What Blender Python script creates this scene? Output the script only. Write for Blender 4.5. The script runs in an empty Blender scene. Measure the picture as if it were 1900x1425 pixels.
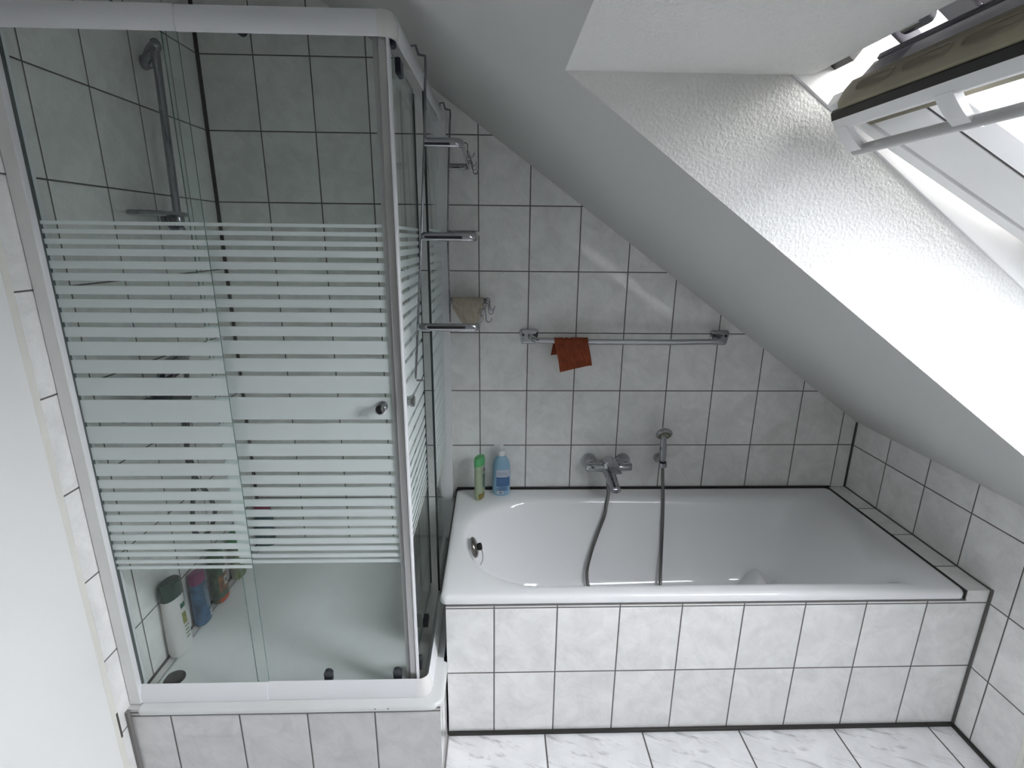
import bpy, bmesh, math, random
from mathutils import Vector, Matrix, noise
random.seed(7)
C = bpy.context.scene.collection
sc = bpy.context.scene

# ------------------------------------------------------------------ camera, world, lights, exposure
F = 965.08
R = [[0.9995168956979014, -0.0018282264019852893, -0.03102632434971128],
     [-0.029395224398196605, 0.2686151328596916, -0.9627989567824374],
     [0.010094354709939123, 0.9632458502308708, 0.2684316226080612]]
cam_d = bpy.data.cameras.new('camera')
cam = bpy.data.objects.new('camera', cam_d); C.objects.link(cam)
M = Matrix([r + [0] for r in R] + [[0, 0, 0, 1]])
M.translation = Vector((0.06809, -2.12669, 1.62163))
cam.matrix_world = M
cam_d.sensor_fit = 'HORIZONTAL'; cam_d.sensor_width = 36.0
cam_d.lens = F / 1900 * 36.0
cam_d.clip_start = 0.02
sc.camera = cam
sc.view_settings.view_transform = 'Standard'
sc.view_settings.look = 'None'
sc.view_settings.gamma = 1
sc.view_settings.use_curve_mapping = False
sc.view_settings.exposure = 3.22

w = bpy.data.worlds.new('overcast_sky'); sc.world = w; w.use_nodes = True
wn = w.node_tree.nodes; wl = w.node_tree.links
bg = wn['Background']; bg.inputs['Strength'].default_value = 1.0
# thin cloud: a dull sky with two broad bright areas, overhead and towards the hidden sun; darker below the horizon
_tc = wn.new('ShaderNodeTexCoord'); _nm = wn.new('ShaderNodeVectorMath'); _nm.operation = 'NORMALIZE'; wl.new(_tc.outputs['Generated'], _nm.inputs[0])
_sp = wn.new('ShaderNodeSeparateXYZ'); wl.new(_nm.outputs[0], _sp.inputs[0])
_mr = wn.new('ShaderNodeMapRange'); _mr.inputs[1].default_value = -0.02; _mr.inputs[2].default_value = 0.05
_mr.inputs[3].default_value = 0.12; _mr.inputs[4].default_value = 0.45; wl.new(_sp.outputs[2], _mr.inputs[0])
_sum = _mr.outputs[0]
for _d, _g in (((0, 0, 1), 4.3), ((0.8, 0, 0.6), 8.4), ((0.6, -0.6, 0.5), 2.4)):
    _dt = wn.new('ShaderNodeVectorMath'); _dt.operation = 'DOT_PRODUCT'; wl.new(_nm.outputs[0], _dt.inputs[0]); _dt.inputs[1].default_value = Vector(_d).normalized()
    _m0 = wn.new('ShaderNodeMath'); _m0.operation = 'MAXIMUM'; _m0.inputs[1].default_value = 0; wl.new(_dt.outputs['Value'], _m0.inputs[0])
    _m1 = wn.new('ShaderNodeMath'); _m1.operation = 'POWER'; _m1.inputs[1].default_value = 8; wl.new(_m0.outputs[0], _m1.inputs[0])
    _m2 = wn.new('ShaderNodeMath'); _m2.operation = 'MULTIPLY_ADD'; _m2.inputs[1].default_value = _g; wl.new(_m1.outputs[0], _m2.inputs[0]); wl.new(_sum, _m2.inputs[2])
    _sum = _m2.outputs[0]
_cl = wn.new('ShaderNodeVectorMath'); _cl.operation = 'SCALE'; _cl.inputs[0].default_value = (1.0, 0.985, 0.965); wl.new(_sum, _cl.inputs['Scale'])
wl.new(_cl.outputs[0], bg.inputs['Color'])
# skylight portal (guides the sky's light through the roof window)
def area(name, loc, direction, sx, sy, power, portal=False, col=(1, 1, 1)):
    l = bpy.data.lights.new(name, 'AREA'); l.shape = 'RECTANGLE'; l.size = sx; l.size_y = sy; l.energy = power; l.color = col
    if portal: l.cycles.is_portal = True
    o = bpy.data.objects.new(name, l); C.objects.link(o)
    o.location = loc; o.rotation_euler = Vector(direction).to_track_quat('-Z', 'Y').to_euler()
    return o
area('skylight_portal', (1.22, -1.5, 1.68), (-0.577, 0, -0.8166), 1.1, 1.3, 1, True)
sc.cycles.max_bounces = 14; sc.cycles.diffuse_bounces = 7; sc.cycles.glossy_bounces = 6
sc.cycles.transparent_max_bounces = 24; sc.cycles.transmission_bounces = 8
sc.cycles.caustics_reflective = False; sc.cycles.caustics_refractive = False
sc.cycles.sample_clamp_indirect = 6

# ------------------------------------------------------------------ materials
def newmat(name):
    m = bpy.data.materials.new(name); m.use_nodes = True
    return m, m.node_tree.nodes, m.node_tree.links, m.node_tree.nodes['Principled BSDF']
def mat(name, col, rough=0.5, metal=0.0, bump=None, coat=0.0, spec=None, var=None):
    """plain surface; var=(scale, amount) mottles the colour, bump=(scale, strength, dist) adds relief"""
    m, n, l, b = newmat(name)
    b.inputs['Base Color'].default_value = (*col, 1); b.inputs['Roughness'].default_value = rough
    b.inputs['Metallic'].default_value = metal; b.inputs['Coat Weight'].default_value = coat
    if spec is not None: b.inputs['Specular IOR Level'].default_value = spec
    sc_, am = var or (6.0, 0.04)
    g = n.new('ShaderNodeNewGeometry'); t = n.new('ShaderNodeTexNoise'); t.inputs['Scale'].default_value = sc_; t.inputs['Detail'].default_value = 4
    l.new(g.outputs['Position'], t.inputs['Vector'])
    mr = n.new('ShaderNodeMapRange'); mr.inputs[1].default_value = 0.3; mr.inputs[2].default_value = 0.7
    mr.inputs[3].default_value = 1 - am; mr.inputs[4].default_value = 1 + am
    l.new(t.outputs['Fac'], mr.inputs[0])
    mx = n.new('ShaderNodeVectorMath'); mx.operation = 'SCALE'; mx.inputs[0].default_value = col
    l.new(mr.outputs[0], mx.inputs['Scale']); l.new(mx.outputs[0], b.inputs['Base Color'])
    if bump:
        t2 = n.new('ShaderNodeTexNoise'); t2.inputs['Scale'].default_value = bump[0]; t2.inputs['Detail'].default_value = 3
        l.new(g.outputs['Position'], t2.inputs['Vector'])
        bp = n.new('ShaderNodeBump'); bp.inputs['Strength'].default_value = bump[1]; bp.inputs['Distance'].default_value = bump[2]
        l.new(t2.outputs['Fac'], bp.inputs['Height']); l.new(bp.outputs[0], b.inputs['Normal'])
    return m

def tile(name, ax, org, size, g=0.0022, base=(0.87, 0.865, 0.85), grout=(0.10, 0.095, 0.09), rough=0.045, vein=0.0, skip=(False, False)):
    """ceramic tiles on the plane of the world axes ax = (i, j)"""
    m, n, l, b = newmat(name)
    pos = n.new('ShaderNodeNewGeometry').outputs['Position']
    sep = n.new('ShaderNodeSeparateXYZ'); l.new(pos, sep.inputs[0])
    def mth(op, a, bb=None, c=None):
        x = n.new('ShaderNodeMath'); x.operation = op
        for k, v in enumerate((a, bb, c)):
            if v is None: continue
            if isinstance(v, (int, float)): x.inputs[k].default_value = v
            else: l.new(v, x.inputs[k])
        return x.outputs[0]
    ds, ids = [], []
    for k in (0, 1):
        q = mth('DIVIDE', mth('SUBTRACT', sep.outputs[ax[k]], org[k]), size[k])
        ids.append(mth('FLOOR', q))
        fr = mth('ABSOLUTE', mth('SUBTRACT', mth('FRACT', mth('ADD', q, 0.5)), 0.5))
        ds.append(mth('MULTIPLY', fr, size[k]))
    d = mth('MINIMUM', ds[0], ds[1])
    mr = n.new('ShaderNodeMapRange'); mr.inputs[1].default_value = g * 0.75; mr.inputs[2].default_value = g * 1.15
    l.new(d, mr.inputs[0]); mask = mr.outputs[0]
    # mottling, shifted for every tile
    cmb = n.new('ShaderNodeCombineXYZ'); l.new(ids[0], cmb.inputs[0]); l.new(ids[1], cmb.inputs[1])
    wn_ = n.new('ShaderNodeTexWhiteNoise'); l.new(cmb.outputs[0], wn_.inputs['Vector'])
    off = n.new('ShaderNodeVectorMath'); off.operation = 'MULTIPLY_ADD'
    off.inputs[1].default_value = (3, 3, 3); l.new(wn_.outputs['Color'], off.inputs[0]); l.new(pos, off.inputs[2])
    n1 = n.new('ShaderNodeTexNoise'); n1.inputs['Scale'].default_value = 11; n1.inputs['Detail'].default_value = 6; n1.inputs['Roughness'].default_value = 0.6
    n1.inputs['Distortion'].default_value = 0.6; l.new(off.outputs[0], n1.inputs['Vector'])
    m1 = n.new('ShaderNodeMapRange'); m1.inputs[1].default_value = 0.35; m1.inputs[2].default_value = 0.62; m1.inputs[3].default_value = 0.90; m1.inputs[4].default_value = 1.03
    l.new(n1.outputs['Fac'], m1.inputs[0])
    # fine diagonal veins
    mp = n.new('ShaderNodeMapping'); mp.vector_type = 'TEXTURE'
    mp.inputs['Rotation'].default_value = ((0, 0.9, 0) if ax == (0, 2) else (0.9, 0, 0) if ax[1] == 2 else (0, 0, 0.6)) if not vein else (0, 0, -0.42)
    mp.inputs['Scale'].default_value = (0.30, 0.12, 0.12) if not vein else (0.20, 0.042, 0.1)
    if vein:
        # the printed pattern repeats on every floor tile
        fr2 = n.new('ShaderNodeCombineXYZ')
        for k in (0, 1):
            q = mth('FRACT', mth('DIVIDE', mth('SUBTRACT', sep.outputs[ax[k]], org[k]), size[k]))
            l.new(mth('MULTIPLY', q, size[k]), fr2.inputs[k])
        l.new(fr2.outputs[0], mp.inputs['Vector'])
    else: l.new(off.outputs[0], mp.inputs['Vector'])
    n2 = n.new('ShaderNodeTexNoise'); n2.inputs['Scale'].default_value = 1.6 if not vein else 1.9; n2.inputs['Detail'].default_value = 7; n2.inputs['Distortion'].default_value = 1.2 if not vein else 0.8
    l.new(mp.outputs[0], n2.inputs['Vector'])
    m2 = n.new('ShaderNodeMapRange')
    if not vein:
        m2.inputs[1].default_value = 0.0; m2.inputs[2].default_value = 0.03; m2.inputs[3].default_value = 0.955; m2.inputs[4].default_value = 1.0
        l.new(mth('ABSOLUTE', mth('SUBTRACT', n2.outputs['Fac'], 0.52)), m2.inputs[0])
    else:
        m2.inputs[1].default_value = 0.55; m2.inputs[2].default_value = 0.72; m2.inputs[3].default_value = 1.0; m2.inputs[4].default_value = 1 - vein
        l.new(n2.outputs['Fac'], m2.inputs[0])
    tv = mth('MULTIPLY', m1.outputs[0], m2.outputs[0])
    tv = mth('MULTIPLY', tv, mth('ADD', mth('MULTIPLY', wn_.outputs['Value'], 0.05), 0.965))
    colr = n.new('ShaderNodeVectorMath'); colr.operation = 'SCALE'; colr.inputs[0].default_value = base; l.new(tv, colr.inputs['Scale'])
    mix = n.new('ShaderNodeMix'); mix.data_type = 'RGBA'; mix.inputs[6].default_value = (*grout, 1)
    l.new(mask, mix.inputs[0]); l.new(colr.outputs[0], mix.inputs[7]); l.new(mix.outputs[2], b.inputs['Base Color'])
    rg = n.new('ShaderNodeMapRange'); rg.inputs[3].default_value = 0.85; rg.inputs[4].default_value = rough; l.new(mask, rg.inputs[0]); l.new(rg.outputs[0], b.inputs['Roughness']); b.inputs['Specular IOR Level'].default_value = 0.75
    # pillowed edge + very slight glaze waviness
    me = n.new('ShaderNodeMapRange'); me.interpolation_type = 'SMOOTHSTEP'; me.inputs[1].default_value = g * 0.8; me.inputs[2].default_value = g * 0.8 + 0.0035
    l.new(d, me.inputs[0])
    wv = n.new('ShaderNodeTexNoise'); wv.inputs['Scale'].default_value = 14; l.new(off.outputs[0], wv.inputs['Vector'])
    hh = mth('ADD', me.outputs[0], mth('MULTIPLY', wv.outputs['Fac'], 0.35))
    bp = n.new('ShaderNodeBump'); bp.inputs['Strength'].default_value = 0.5; bp.inputs['Distance'].default_value = 0.0015
    l.new(hh, bp.inputs['Height']); l.new(bp.outputs[0], b.inputs['Normal'])
    return m

TH = 0.2491; Z0 = 0.75 - 3 * TH
XL, XR = -0.9964, 1.666
APX, APY = 1.4638, -0.7373        # bath apron joints / plane
T_back = tile('tile_back', (0, 2), (0.0, Z0), (0.2, TH))
T_left = tile('tile_left', (1, 2), (-0.376, Z0), (0.2, TH))
T_right = tile('tile_right', (1, 2), (-0.207, Z0), (0.2, TH))
T_apron = tile('tile_bath_front', (0, 2), (APX, Z0), (0.2, TH))
T_apron_side = tile('tile_bath_side', (1, 2), (-0.85, Z0), (0.2, TH))
T_ledge = tile('tile_ledge', (1, 0), (-0.207, 0.9), (0.2, 5.0))
T_plinth = tile('tile_shower_front', (0, 2), (-0.876, 0.277 - TH), (0.1965, TH), base=(0.64, 0.635, 0.63))  # front tiles greyer than the rest: their shadow is in the base colour
T_plinth_side = tile('tile_shower_side', (1, 2), (-0.85, 0.277 - TH), (0.2, TH))
T_floor = tile('tile_floor', (0, 1), (0.9055, -1.07), (0.3345, 0.3345), g=0.0028, base=(0.80, 0.80, 0.81), grout=(0.09, 0.085, 0.08), rough=0.13, vein=0.42)
GROUT = mat('grout', (0.07, 0.065, 0.06), 0.8)
GROUT3 = mat('grout_mid', (0.12, 0.115, 0.11), 0.8)
GROUT2 = mat('grout_grey', (0.19, 0.18, 0.175), 0.8)
SILI = mat('dark_silicone', (0.022, 0.02, 0.018), 0.45)
CAULK = mat('cream_caulk', (0.76, 0.75, 0.69), 0.6)
PAINT = mat('white_wall_paint', (0.84, 0.84, 0.83), 0.75, bump=(160, 0.12, 0.001), var=(2, 0.015))
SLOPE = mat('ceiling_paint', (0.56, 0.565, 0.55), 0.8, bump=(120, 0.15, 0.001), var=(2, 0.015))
def rough_plaster(name, col):
    m, n, l, b = newmat(name); b.inputs['Base Color'].default_value = (*col, 1); b.inputs['Roughness'].default_value = 0.85
    g = n.new('ShaderNodeNewGeometry')
    v = n.new('ShaderNodeTexNoise'); v.inputs['Scale'].default_value = 170; v.inputs['Detail'].default_value = 3; v.inputs['Distortion'].default_value = 0.15
    l.new(g.outputs['Position'], v.inputs['Vector'])
    r = n.new('ShaderNodeMapRange'); r.inputs[1].default_value = 0.38; r.inputs[2].default_value = 0.66; l.new(v.outputs['Fac'], r.inputs[0])
    v2 = n.new('ShaderNodeTexNoise'); v2.inputs['Scale'].default_value = 5; l.new(g.outputs['Position'], v2.inputs['Vector'])
    a = n.new('ShaderNodeMath'); a.operation = 'MULTIPLY_ADD'; l.new(v2.outputs['Fac'], a.inputs[0]); a.inputs[1].default_value = 1.5; l.new(r.outputs[0], a.inputs[2])
    bp = n.new('ShaderNodeBump'); bp.inputs['Strength'].default_value = 0.55; bp.inputs['Distance'].default_value = 0.0018
    l.new(a.outputs[0], bp.inputs['Height']); l.new(bp.outputs[0], b.inputs['Normal'])
    return m
PLASTER = rough_plaster('rough_plaster', (0.70, 0.70, 0.68))
ENAMEL = mat('white_enamel', (0.86, 0.865, 0.87), 0.07, coat=0.3, var=(3, 0.01))
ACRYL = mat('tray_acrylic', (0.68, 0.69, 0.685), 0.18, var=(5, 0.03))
LACQ = mat('grey_white_lacquer', (0.78, 0.785, 0.80), 0.35, var=(3, 0.01))
CAP = mat('white_plastic_cap', (0.76, 0.75, 0.73), 0.2, var=(3, 0.01))
ALU = mat('satin_aluminium', (0.55, 0.55, 0.54), 0.33, 0.75)
SEAL = mat('grey_seal', (0.36, 0.37, 0.36), 0.5)
CHROME = mat('chrome', (0.46, 0.47, 0.49), 0.05, 1.0, var=(8, 0.02))
CHROME_D = mat('darker_chrome', (0.30, 0.30, 0.32), 0.10, 1.0, var=(8, 0.02))
STEEL = mat('steel_wire', (0.42, 0.42, 0.42), 0.25, 1.0)
DARKP = mat('dark_grey_plastic', (0.035, 0.04, 0.045), 0.4)
NAVY = mat('blue_black_plastic', (0.012, 0.016, 0.032), 0.25)
WHITEP = mat('white_plastic', (0.78, 0.78, 0.78), 0.3)
SASHW = mat('white_sash_paint', (0.82, 0.82, 0.82), 0.4)
SASHG = mat('grey_white_sash', (0.50, 0.49, 0.52), 0.4)
BEIGE = mat('yellowed_wood', (0.24, 0.215, 0.15), 0.45, var=(9, 0.12))
BEIGE_D = mat('yellowed_shaded_recess', (0.17, 0.15, 0.105), 0.5, var=(9, 0.15))  # darker copy of the wood, pocket shade put into its colour
BLACK = mat('black_rubber', (0.010, 0.009, 0.008), 0.5)
HANDLE = mat('grey_handle_plastic', (0.40, 0.40, 0.40), 0.35)
FRAMEG = mat('dark_grey_flashing', (0.07, 0.068, 0.08), 0.4)
STICKER = mat('grey_data_plate', (0.20, 0.20, 0.23), 0.4)
STICKER_D = mat('data_plate_ink', (0.07, 0.07, 0.085), 0.4)

def glass(name, tint=(0.965, 0.985, 0.975), frost=None, rain=False, ior_=1.25):
    m, n, l, b = newmat(name); n.remove(b)
    out = n['Material Output']
    tr = n.new('ShaderNodeBsdfTransparent'); tr.inputs[0].default_value = (*tint, 1)
    gl = n.new('ShaderNodeBsdfGlossy'); gl.inputs['Roughness'].default_value = 0.02; gl.inputs['Color'].default_value = (1, 1, 1, 1)
    fr = n.new('ShaderNodeFresnel'); fr.inputs['IOR'].default_value = 1.5
    geo = n.new('ShaderNodeNewGeometry')
    # a thin pane reflects alike from both of its faces
    ior = n.new('ShaderNodeMix'); ior.data_type = 'FLOAT'; ior.inputs[2].default_value = ior_; ior.inputs[3].default_value = 1 / ior_
    l.new(geo.outputs['Backfacing'], ior.inputs[0]); l.new(ior.outputs[0], fr.inputs['IOR'])
    mx = n.new('ShaderNodeMixShader'); l.new(fr.outputs[0], mx.inputs[0]); l.new(tr.outputs[0], mx.inputs[1]); l.new(gl.outputs[0], mx.inputs[2])
    last = mx
    if frost:
        sep = n.new('ShaderNodeSeparateXYZ'); l.new(geo.outputs['Position'], sep.inputs[0])
        s = n.new('ShaderNodeMath'); s.operation = 'SUBTRACT'; l.new(sep.outputs[2], s.inputs[0]); s.inputs[1].default_value = frost[0]
        a = n.new('ShaderNodeMath'); a.operation = 'ABSOLUTE'; l.new(s.outputs[0], a.inputs[0])
        dv = n.new('ShaderNodeMath'); dv.operation = 'DIVIDE'; l.new(a.outputs[0], dv.inputs[0]); dv.inputs[1].default_value = 0.5
        cr = n.new('ShaderNodeValToRGB'); cr.color_ramp.interpolation = 'CONSTANT'
        e = cr.color_ramp.elements; e[0].position = 0; e[0].color = (1, 1, 1, 1)
        stops = []; p = frost[1][0] / 2
        for wd in frost[1][1:]:
            stops.append((p, 0)); p += frost[2]; stops.append((p, 1)); p += wd
        stops.append((p, 0))
        e.remove(e[1])
        for q, v in stops:
            x = e.new(q / 0.5); x.color = (v, v, v, 1)
        l.new(dv.outputs[0], cr.inputs[0])
        df = n.new('ShaderNodeBsdfDiffuse'); df.inputs[0].default_value = (0.80, 0.85, 0.84, 1)
        tl = n.new('ShaderNodeBsdfTranslucent'); tl.inputs[0].default_value = (0.80, 0.85, 0.84, 1)
        m1 = n.new('ShaderNodeMixShader'); m1.inputs[0].default_value = 0.35; l.new(df.outputs[0], m1.inputs[1]); l.new(tl.outputs[0], m1.inputs[2])
        m2 = n.new('ShaderNodeMixShader'); l.new(cr.outputs[0], m2.inputs[0]); l.new(mx.outputs[0], m2.inputs[1]); l.new(m1.outputs[0], m2.inputs[2])
        last = m2
    if rain:
        vo = n.new('ShaderNodeTexNoise'); vo.inputs['Scale'].default_value = 60; vo.inputs['Detail'].default_value = 6
        l.new(geo.outputs['Position'], vo.inputs['Vector'])
        r = n.new('ShaderNodeMapRange'); r.inputs[1].default_value = 0.45; r.inputs[2].default_value = 0.6; r.inputs[3].default_value = 0.05; r.inputs[4].default_value = 0.45
        l.new(vo.outputs['Fac'], r.inputs[0])
        tl = n.new('ShaderNodeBsdfTranslucent'); tl.inputs[0].default_value = (0.72, 0.74, 0.78, 1)
        m2 = n.new('ShaderNodeMixShader'); l.new(r.outputs[0], m2.inputs[0]); l.new(mx.outputs[0], m2.inputs[1]); l.new(tl.outputs[0], m2.inputs[2])
        last = m2
    l.new(last.outputs[0], out.inputs[0])
    return m
WD = [0.058, 0.046, 0.034, 0.034, 0.024, 0.0245, 0.020, 0.0197, 0.018, 0.0172, 0.0155, 0.012, 0.0095, 0.008]
STRIPED = glass('striped_shower_glass', frost=(1.198, WD, 0.0109))
PANE = glass('wet_roof_glass', tint=(0.9, 0.92, 0.95), rain=True)
EDGE = mat('green_glass_edge', (0.10, 0.16, 0.145), 0.15)

# ------------------------------------------------------------------ mesh helpers
def bx(bm, x0, x1, y0, y1, z0, z1, mi=0):
    v = [bm.verts.new(p) for p in ((x0, y0, z0), (x1, y0, z0), (x1, y1, z0), (x0, y1, z0), (x0, y0, z1), (x1, y0, z1), (x1, y1, z1), (x0, y1, z1))]
    fs = []
    for q in ((0, 3, 2, 1), (4, 5, 6, 7), (0, 1, 5, 4), (1, 2, 6, 5), (2, 3, 7, 6), (3, 0, 4, 7)):
        f = bm.faces.new([v[i] for i in q]); f.material_index = mi; fs.append(f)
    return fs
def loft(bm, rings, cap0=True, cap1=True, mi=0, closed=True):
    vr = [[bm.verts.new(p) for p in r] for r in rings]
    n = len(rings[0])
    for a, b in zip(vr, vr[1:]):
        for i in range(n if closed else n - 1):
            j = (i + 1) % n
            f = bm.faces.new((a[i], a[j], b[j], b[i])); f.material_index = mi
    if cap0: bm.faces.new(vr[0][::-1]).material_index = mi
    if cap1: bm.faces.new(vr[-1]).material_index = mi
    return vr
def catmull(pts, k=6):
    P = [Vector(p) for p in pts]; P = [2 * P[0] - P[1]] + P + [2 * P[-1] - P[-2]]
    o = []
    for i in range(1, len(P) - 2):
        for t in range(k):
            t /= k; a, b, c, d = P[i - 1:i + 3]
            o.append(0.5 * ((2 * b) + (-a + c) * t + (2 * a - 5 * b + 4 * c - d) * t * t + (-a + 3 * b - 3 * c + d) * t ** 3))
    return o + [P[-2]]
def tube(bm, pts, r, seg=12, smooth=0, mi=0, r2=None, up=None, ribs=None):
    """sweep of a round (or, with r2, flat) section; r may be a list; ribs=(pitch, depth)"""
    P = catmull(pts, smooth) if smooth else [Vector(p) for p in pts]
    if ribs:
        Q = []; 
        for a, b in zip(P, P[1:]):
            nn = max(1, int((b - a).length / (ribs[0] / 2)))
            Q += [a.lerp(b, k / nn) for k in range(nn)]
        P = Q + [P[-1]]
    n = len(P)
    rr = [r] * n if not isinstance(r, (list, tuple)) else [r[0] + 0 for _ in P]
    if isinstance(r, (list, tuple)):
        rr = []
        for i in range(n):
            t = i / (n - 1) * (len(r) - 1); k = min(int(t), len(r) - 2); rr.append(r[k] + (r[k + 1] - r[k]) * (t - k))
    if ribs: rr = [x + (ribs[1] if i % 2 else 0) for i, x in enumerate(rr)]
    rings = []; u = None
    for i, p in enumerate(P):
        t = (P[min(i + 1, n - 1)] - P[max(i - 1, 0)]).normalized()
        if u is None:
            u = Vector(up) if up else (Vector((0, 0, 1)) if abs(t.z) < 0.9 else Vector((0, 1, 0)))
        u = (Vector(up) if up else u); u = (u - t * u.dot(t)).normalized(); s = t.cross(u)
        a = rr[i]; b2 = a if r2 is None else r2
        rings.append([p + u * (b2 * math.cos(2 * math.pi * k / seg)) + s * (a * math.sin(2 * math.pi * k / seg)) for k in range(seg)])
    loft(bm, rings, mi=mi)
def lathe(bm, org, axis, prof, seg=28, mi=0, caps=True):
    """prof: (radius, distance along axis)"""
    a = Vector(axis).normalized(); u = a.orthogonal().normalized(); s = a.cross(u); o = Vector(org)
    loft(bm, [[o + a * h + (u * math.cos(2 * math.pi * k / seg) + s * math.sin(2 * math.pi * k / seg)) * max(r, 1e-4) for k in range(seg)] for r, h in prof], caps, caps, mi)
def poly_prism(bm, pts, vec, mi=0):
    """extrude the polygon pts (3-D) along vec"""
    v = Vector(vec)
    loft(bm, [[Vector(p) for p in pts], [Vector(p) + v for p in pts]], mi=mi)
def obj(name, bm, m, parent=None, smooth=False, bevel=0, seg=2, auto=None, sub=0, sol=0, **props):
    bmesh.ops.recalc_face_normals(bm, faces=bm.faces)
    me = bpy.data.meshes.new(name); bm.to_mesh(me); bm.free()
    o = bpy.data.objects.new(name, me); C.objects.link(o)
    for k in (m if isinstance(m, (list, tuple)) else [m]): me.materials.append(k)
    if smooth:
        for p in me.polygons: p.use_smooth = True
    if sol:
        s = o.modifiers.new('solidify', 'SOLIDIFY'); s.thickness = sol
    if bevel:
        b = o.modifiers.new('bevel', 'BEVEL'); b.width = bevel; b.segments = seg; b.limit_method = 'ANGLE'; b.angle_limit = math.radians(40)
        for p in me.polygons: p.use_smooth = True
        try: me.set_sharp_from_angle(angle=math.radians(40))
        except Exception: pass
    if auto:
        for p in me.polygons: p.use_smooth = True
        me.set_sharp_from_angle(angle=math.radians(auto))
    if sub:
        s = o.modifiers.new('subdivision', 'SUBSURF'); s.levels = s.render_levels = sub
    if parent:
        o.parent = parent
        o.matrix_parent_inverse = root_matrix(parent).inverted()
    for k, v in props.items(): o[k] = v
    return o
def root_matrix(p):
    m = Matrix.Translation(p.location)
    if p.parent: m = root_matrix(p.parent) @ p.matrix_parent_inverse @ m
    return m
def thing(name, label, cat, loc, group=None):
    o = bpy.data.objects.new(name, None); C.objects.link(o); o.empty_display_size = 0.05
    o.location = loc; o['label'] = label; o['category'] = cat
    if group: o['group'] = group
    return o
def NB(): return bmesh.new()
def one(fn, *a, **k):
    bm = NB(); fn(bm, *a, **k); return bm
def struct(name, bm, m, **k): return obj(name, bm, m, kind='structure', **k)

# ------------------------------------------------------------------ room shell
SL = 0.7066; CZ = 0.856 + SL * 1.666
def cz(x): return CZ - SL * x
XF = (CZ - 2.42) / SL; ZT = 2.42; YB = -3.4
HX0, HX1, HY0, HY1 = 0.186, 1.50, -1.125, -1.90   # opening for the roof window

def quadf(bm, pts, mi=0):
    f = bm.faces.new([bm.verts.new(p) for p in pts]); f.material_index = mi; return f
struct('floor', one(bx, XL - 0.1, XR + 0.1, YB - 0.1, 0.1, -0.1, 0.0), T_floor)
bm = NB(); poly_prism(bm, [(XL - .1, 0, 0), (XR + .1, 0, 0), (XR + .1, 0, cz(XR + .1)), (XF, 0, ZT), (XL - .1, 0, ZT)], (0, 0.1, 0))
struct('wall_back', bm, T_back)
struct('wall_left', one(bx, XL - 0.1, XL, YB, 0, 0, ZT), T_left)
bm = NB(); bx(bm, XL - 0.02, XL + 0.004, YB, -0.955, 0, ZT)
struct('wall_left_painted', bm, PAINT, bevel=0.003)
struct('wall_right', one(bx, XR, XR + 0.1, YB, 0, 0, 0.856), T_right)
bm = NB(); poly_prism(bm, [(XL - .1, YB, 0), (XR + .1, YB, 0), (XR + .1, YB, cz(XR + .1)), (XF, YB, ZT), (XL - .1, YB, ZT)], (0, -0.1, 0))
struct('wall_front', bm, PAINT)
bm = NB(); bx(bm, -0.90, -0.06, YB, YB + 0.04, 0.0, 2.0)
struct('added_dark_panel', bm, mat('dark_panel_grey', (0.06, 0.057, 0.055), 0.4, var=(8, 0.2)), bevel=0.004)  # unseen dark panel added behind the camera for the chrome to reflect
# ceiling: flat part and the roof slope with its window opening
bm = NB()
bx(bm, XL - .1, XF, YB, 0.1, ZT, ZT + 0.05)
struct('ceiling_flat', bm, SLOPE)
bm = NB()
xs = [XF, HX0, HX1, XR + 0.1]; ys = [0.1, HY0, HY1, YB]
for i in range(3):
    for j in range(3):
        if i == 1 and j == 1: continue
        quadf(bm, [(xs[i], ys[j], cz(xs[i])), (xs[i + 1], ys[j], cz(xs[i + 1])), (xs[i + 1], ys[j + 1], cz(xs[i + 1])), (xs[i], ys[j + 1], cz(xs[i]))])
bmesh.ops.remove_doubles(bm, verts=bm.verts, dist=1e-5)
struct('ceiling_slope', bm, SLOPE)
# plastered reveals of the roof window
OFF = 0.249 * math.sqrt(1 + SL * SL)
def oz(x, off=OFF): return cz(x) + off
ZR = cz(HX0)              # the upper reveal is horizontal
XU = (CZ + OFF - ZR) / SL
bm = NB()
# side reveals as fine grids, the plaster swells softly towards the frame
quadf(bm, [(HX0, HY0, ZR), (XU, HY0, ZR), (HX1, HY0, oz(HX1)), (HX1, HY0, cz(HX1))])
quadf(bm, [(HX0, HY1, ZR), (XU, HY1, ZR), (HX1, HY1, oz(HX1)), (HX1, HY1, cz(HX1))])
quadf(bm, [(HX0, HY0, ZR), (XU, HY0, ZR), (XU, HY1, ZR), (HX0, HY1, ZR)])
quadf(bm, [(HX1, HY0, cz(HX1)), (HX1, HY0, oz(HX1)), (HX1, HY1, oz(HX1)), (HX1, HY1, cz(HX1))])
bmesh.ops.remove_doubles(bm, verts=bm.verts, dist=1e-5)
struct('wall_reveal', bm, PLASTER)

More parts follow.
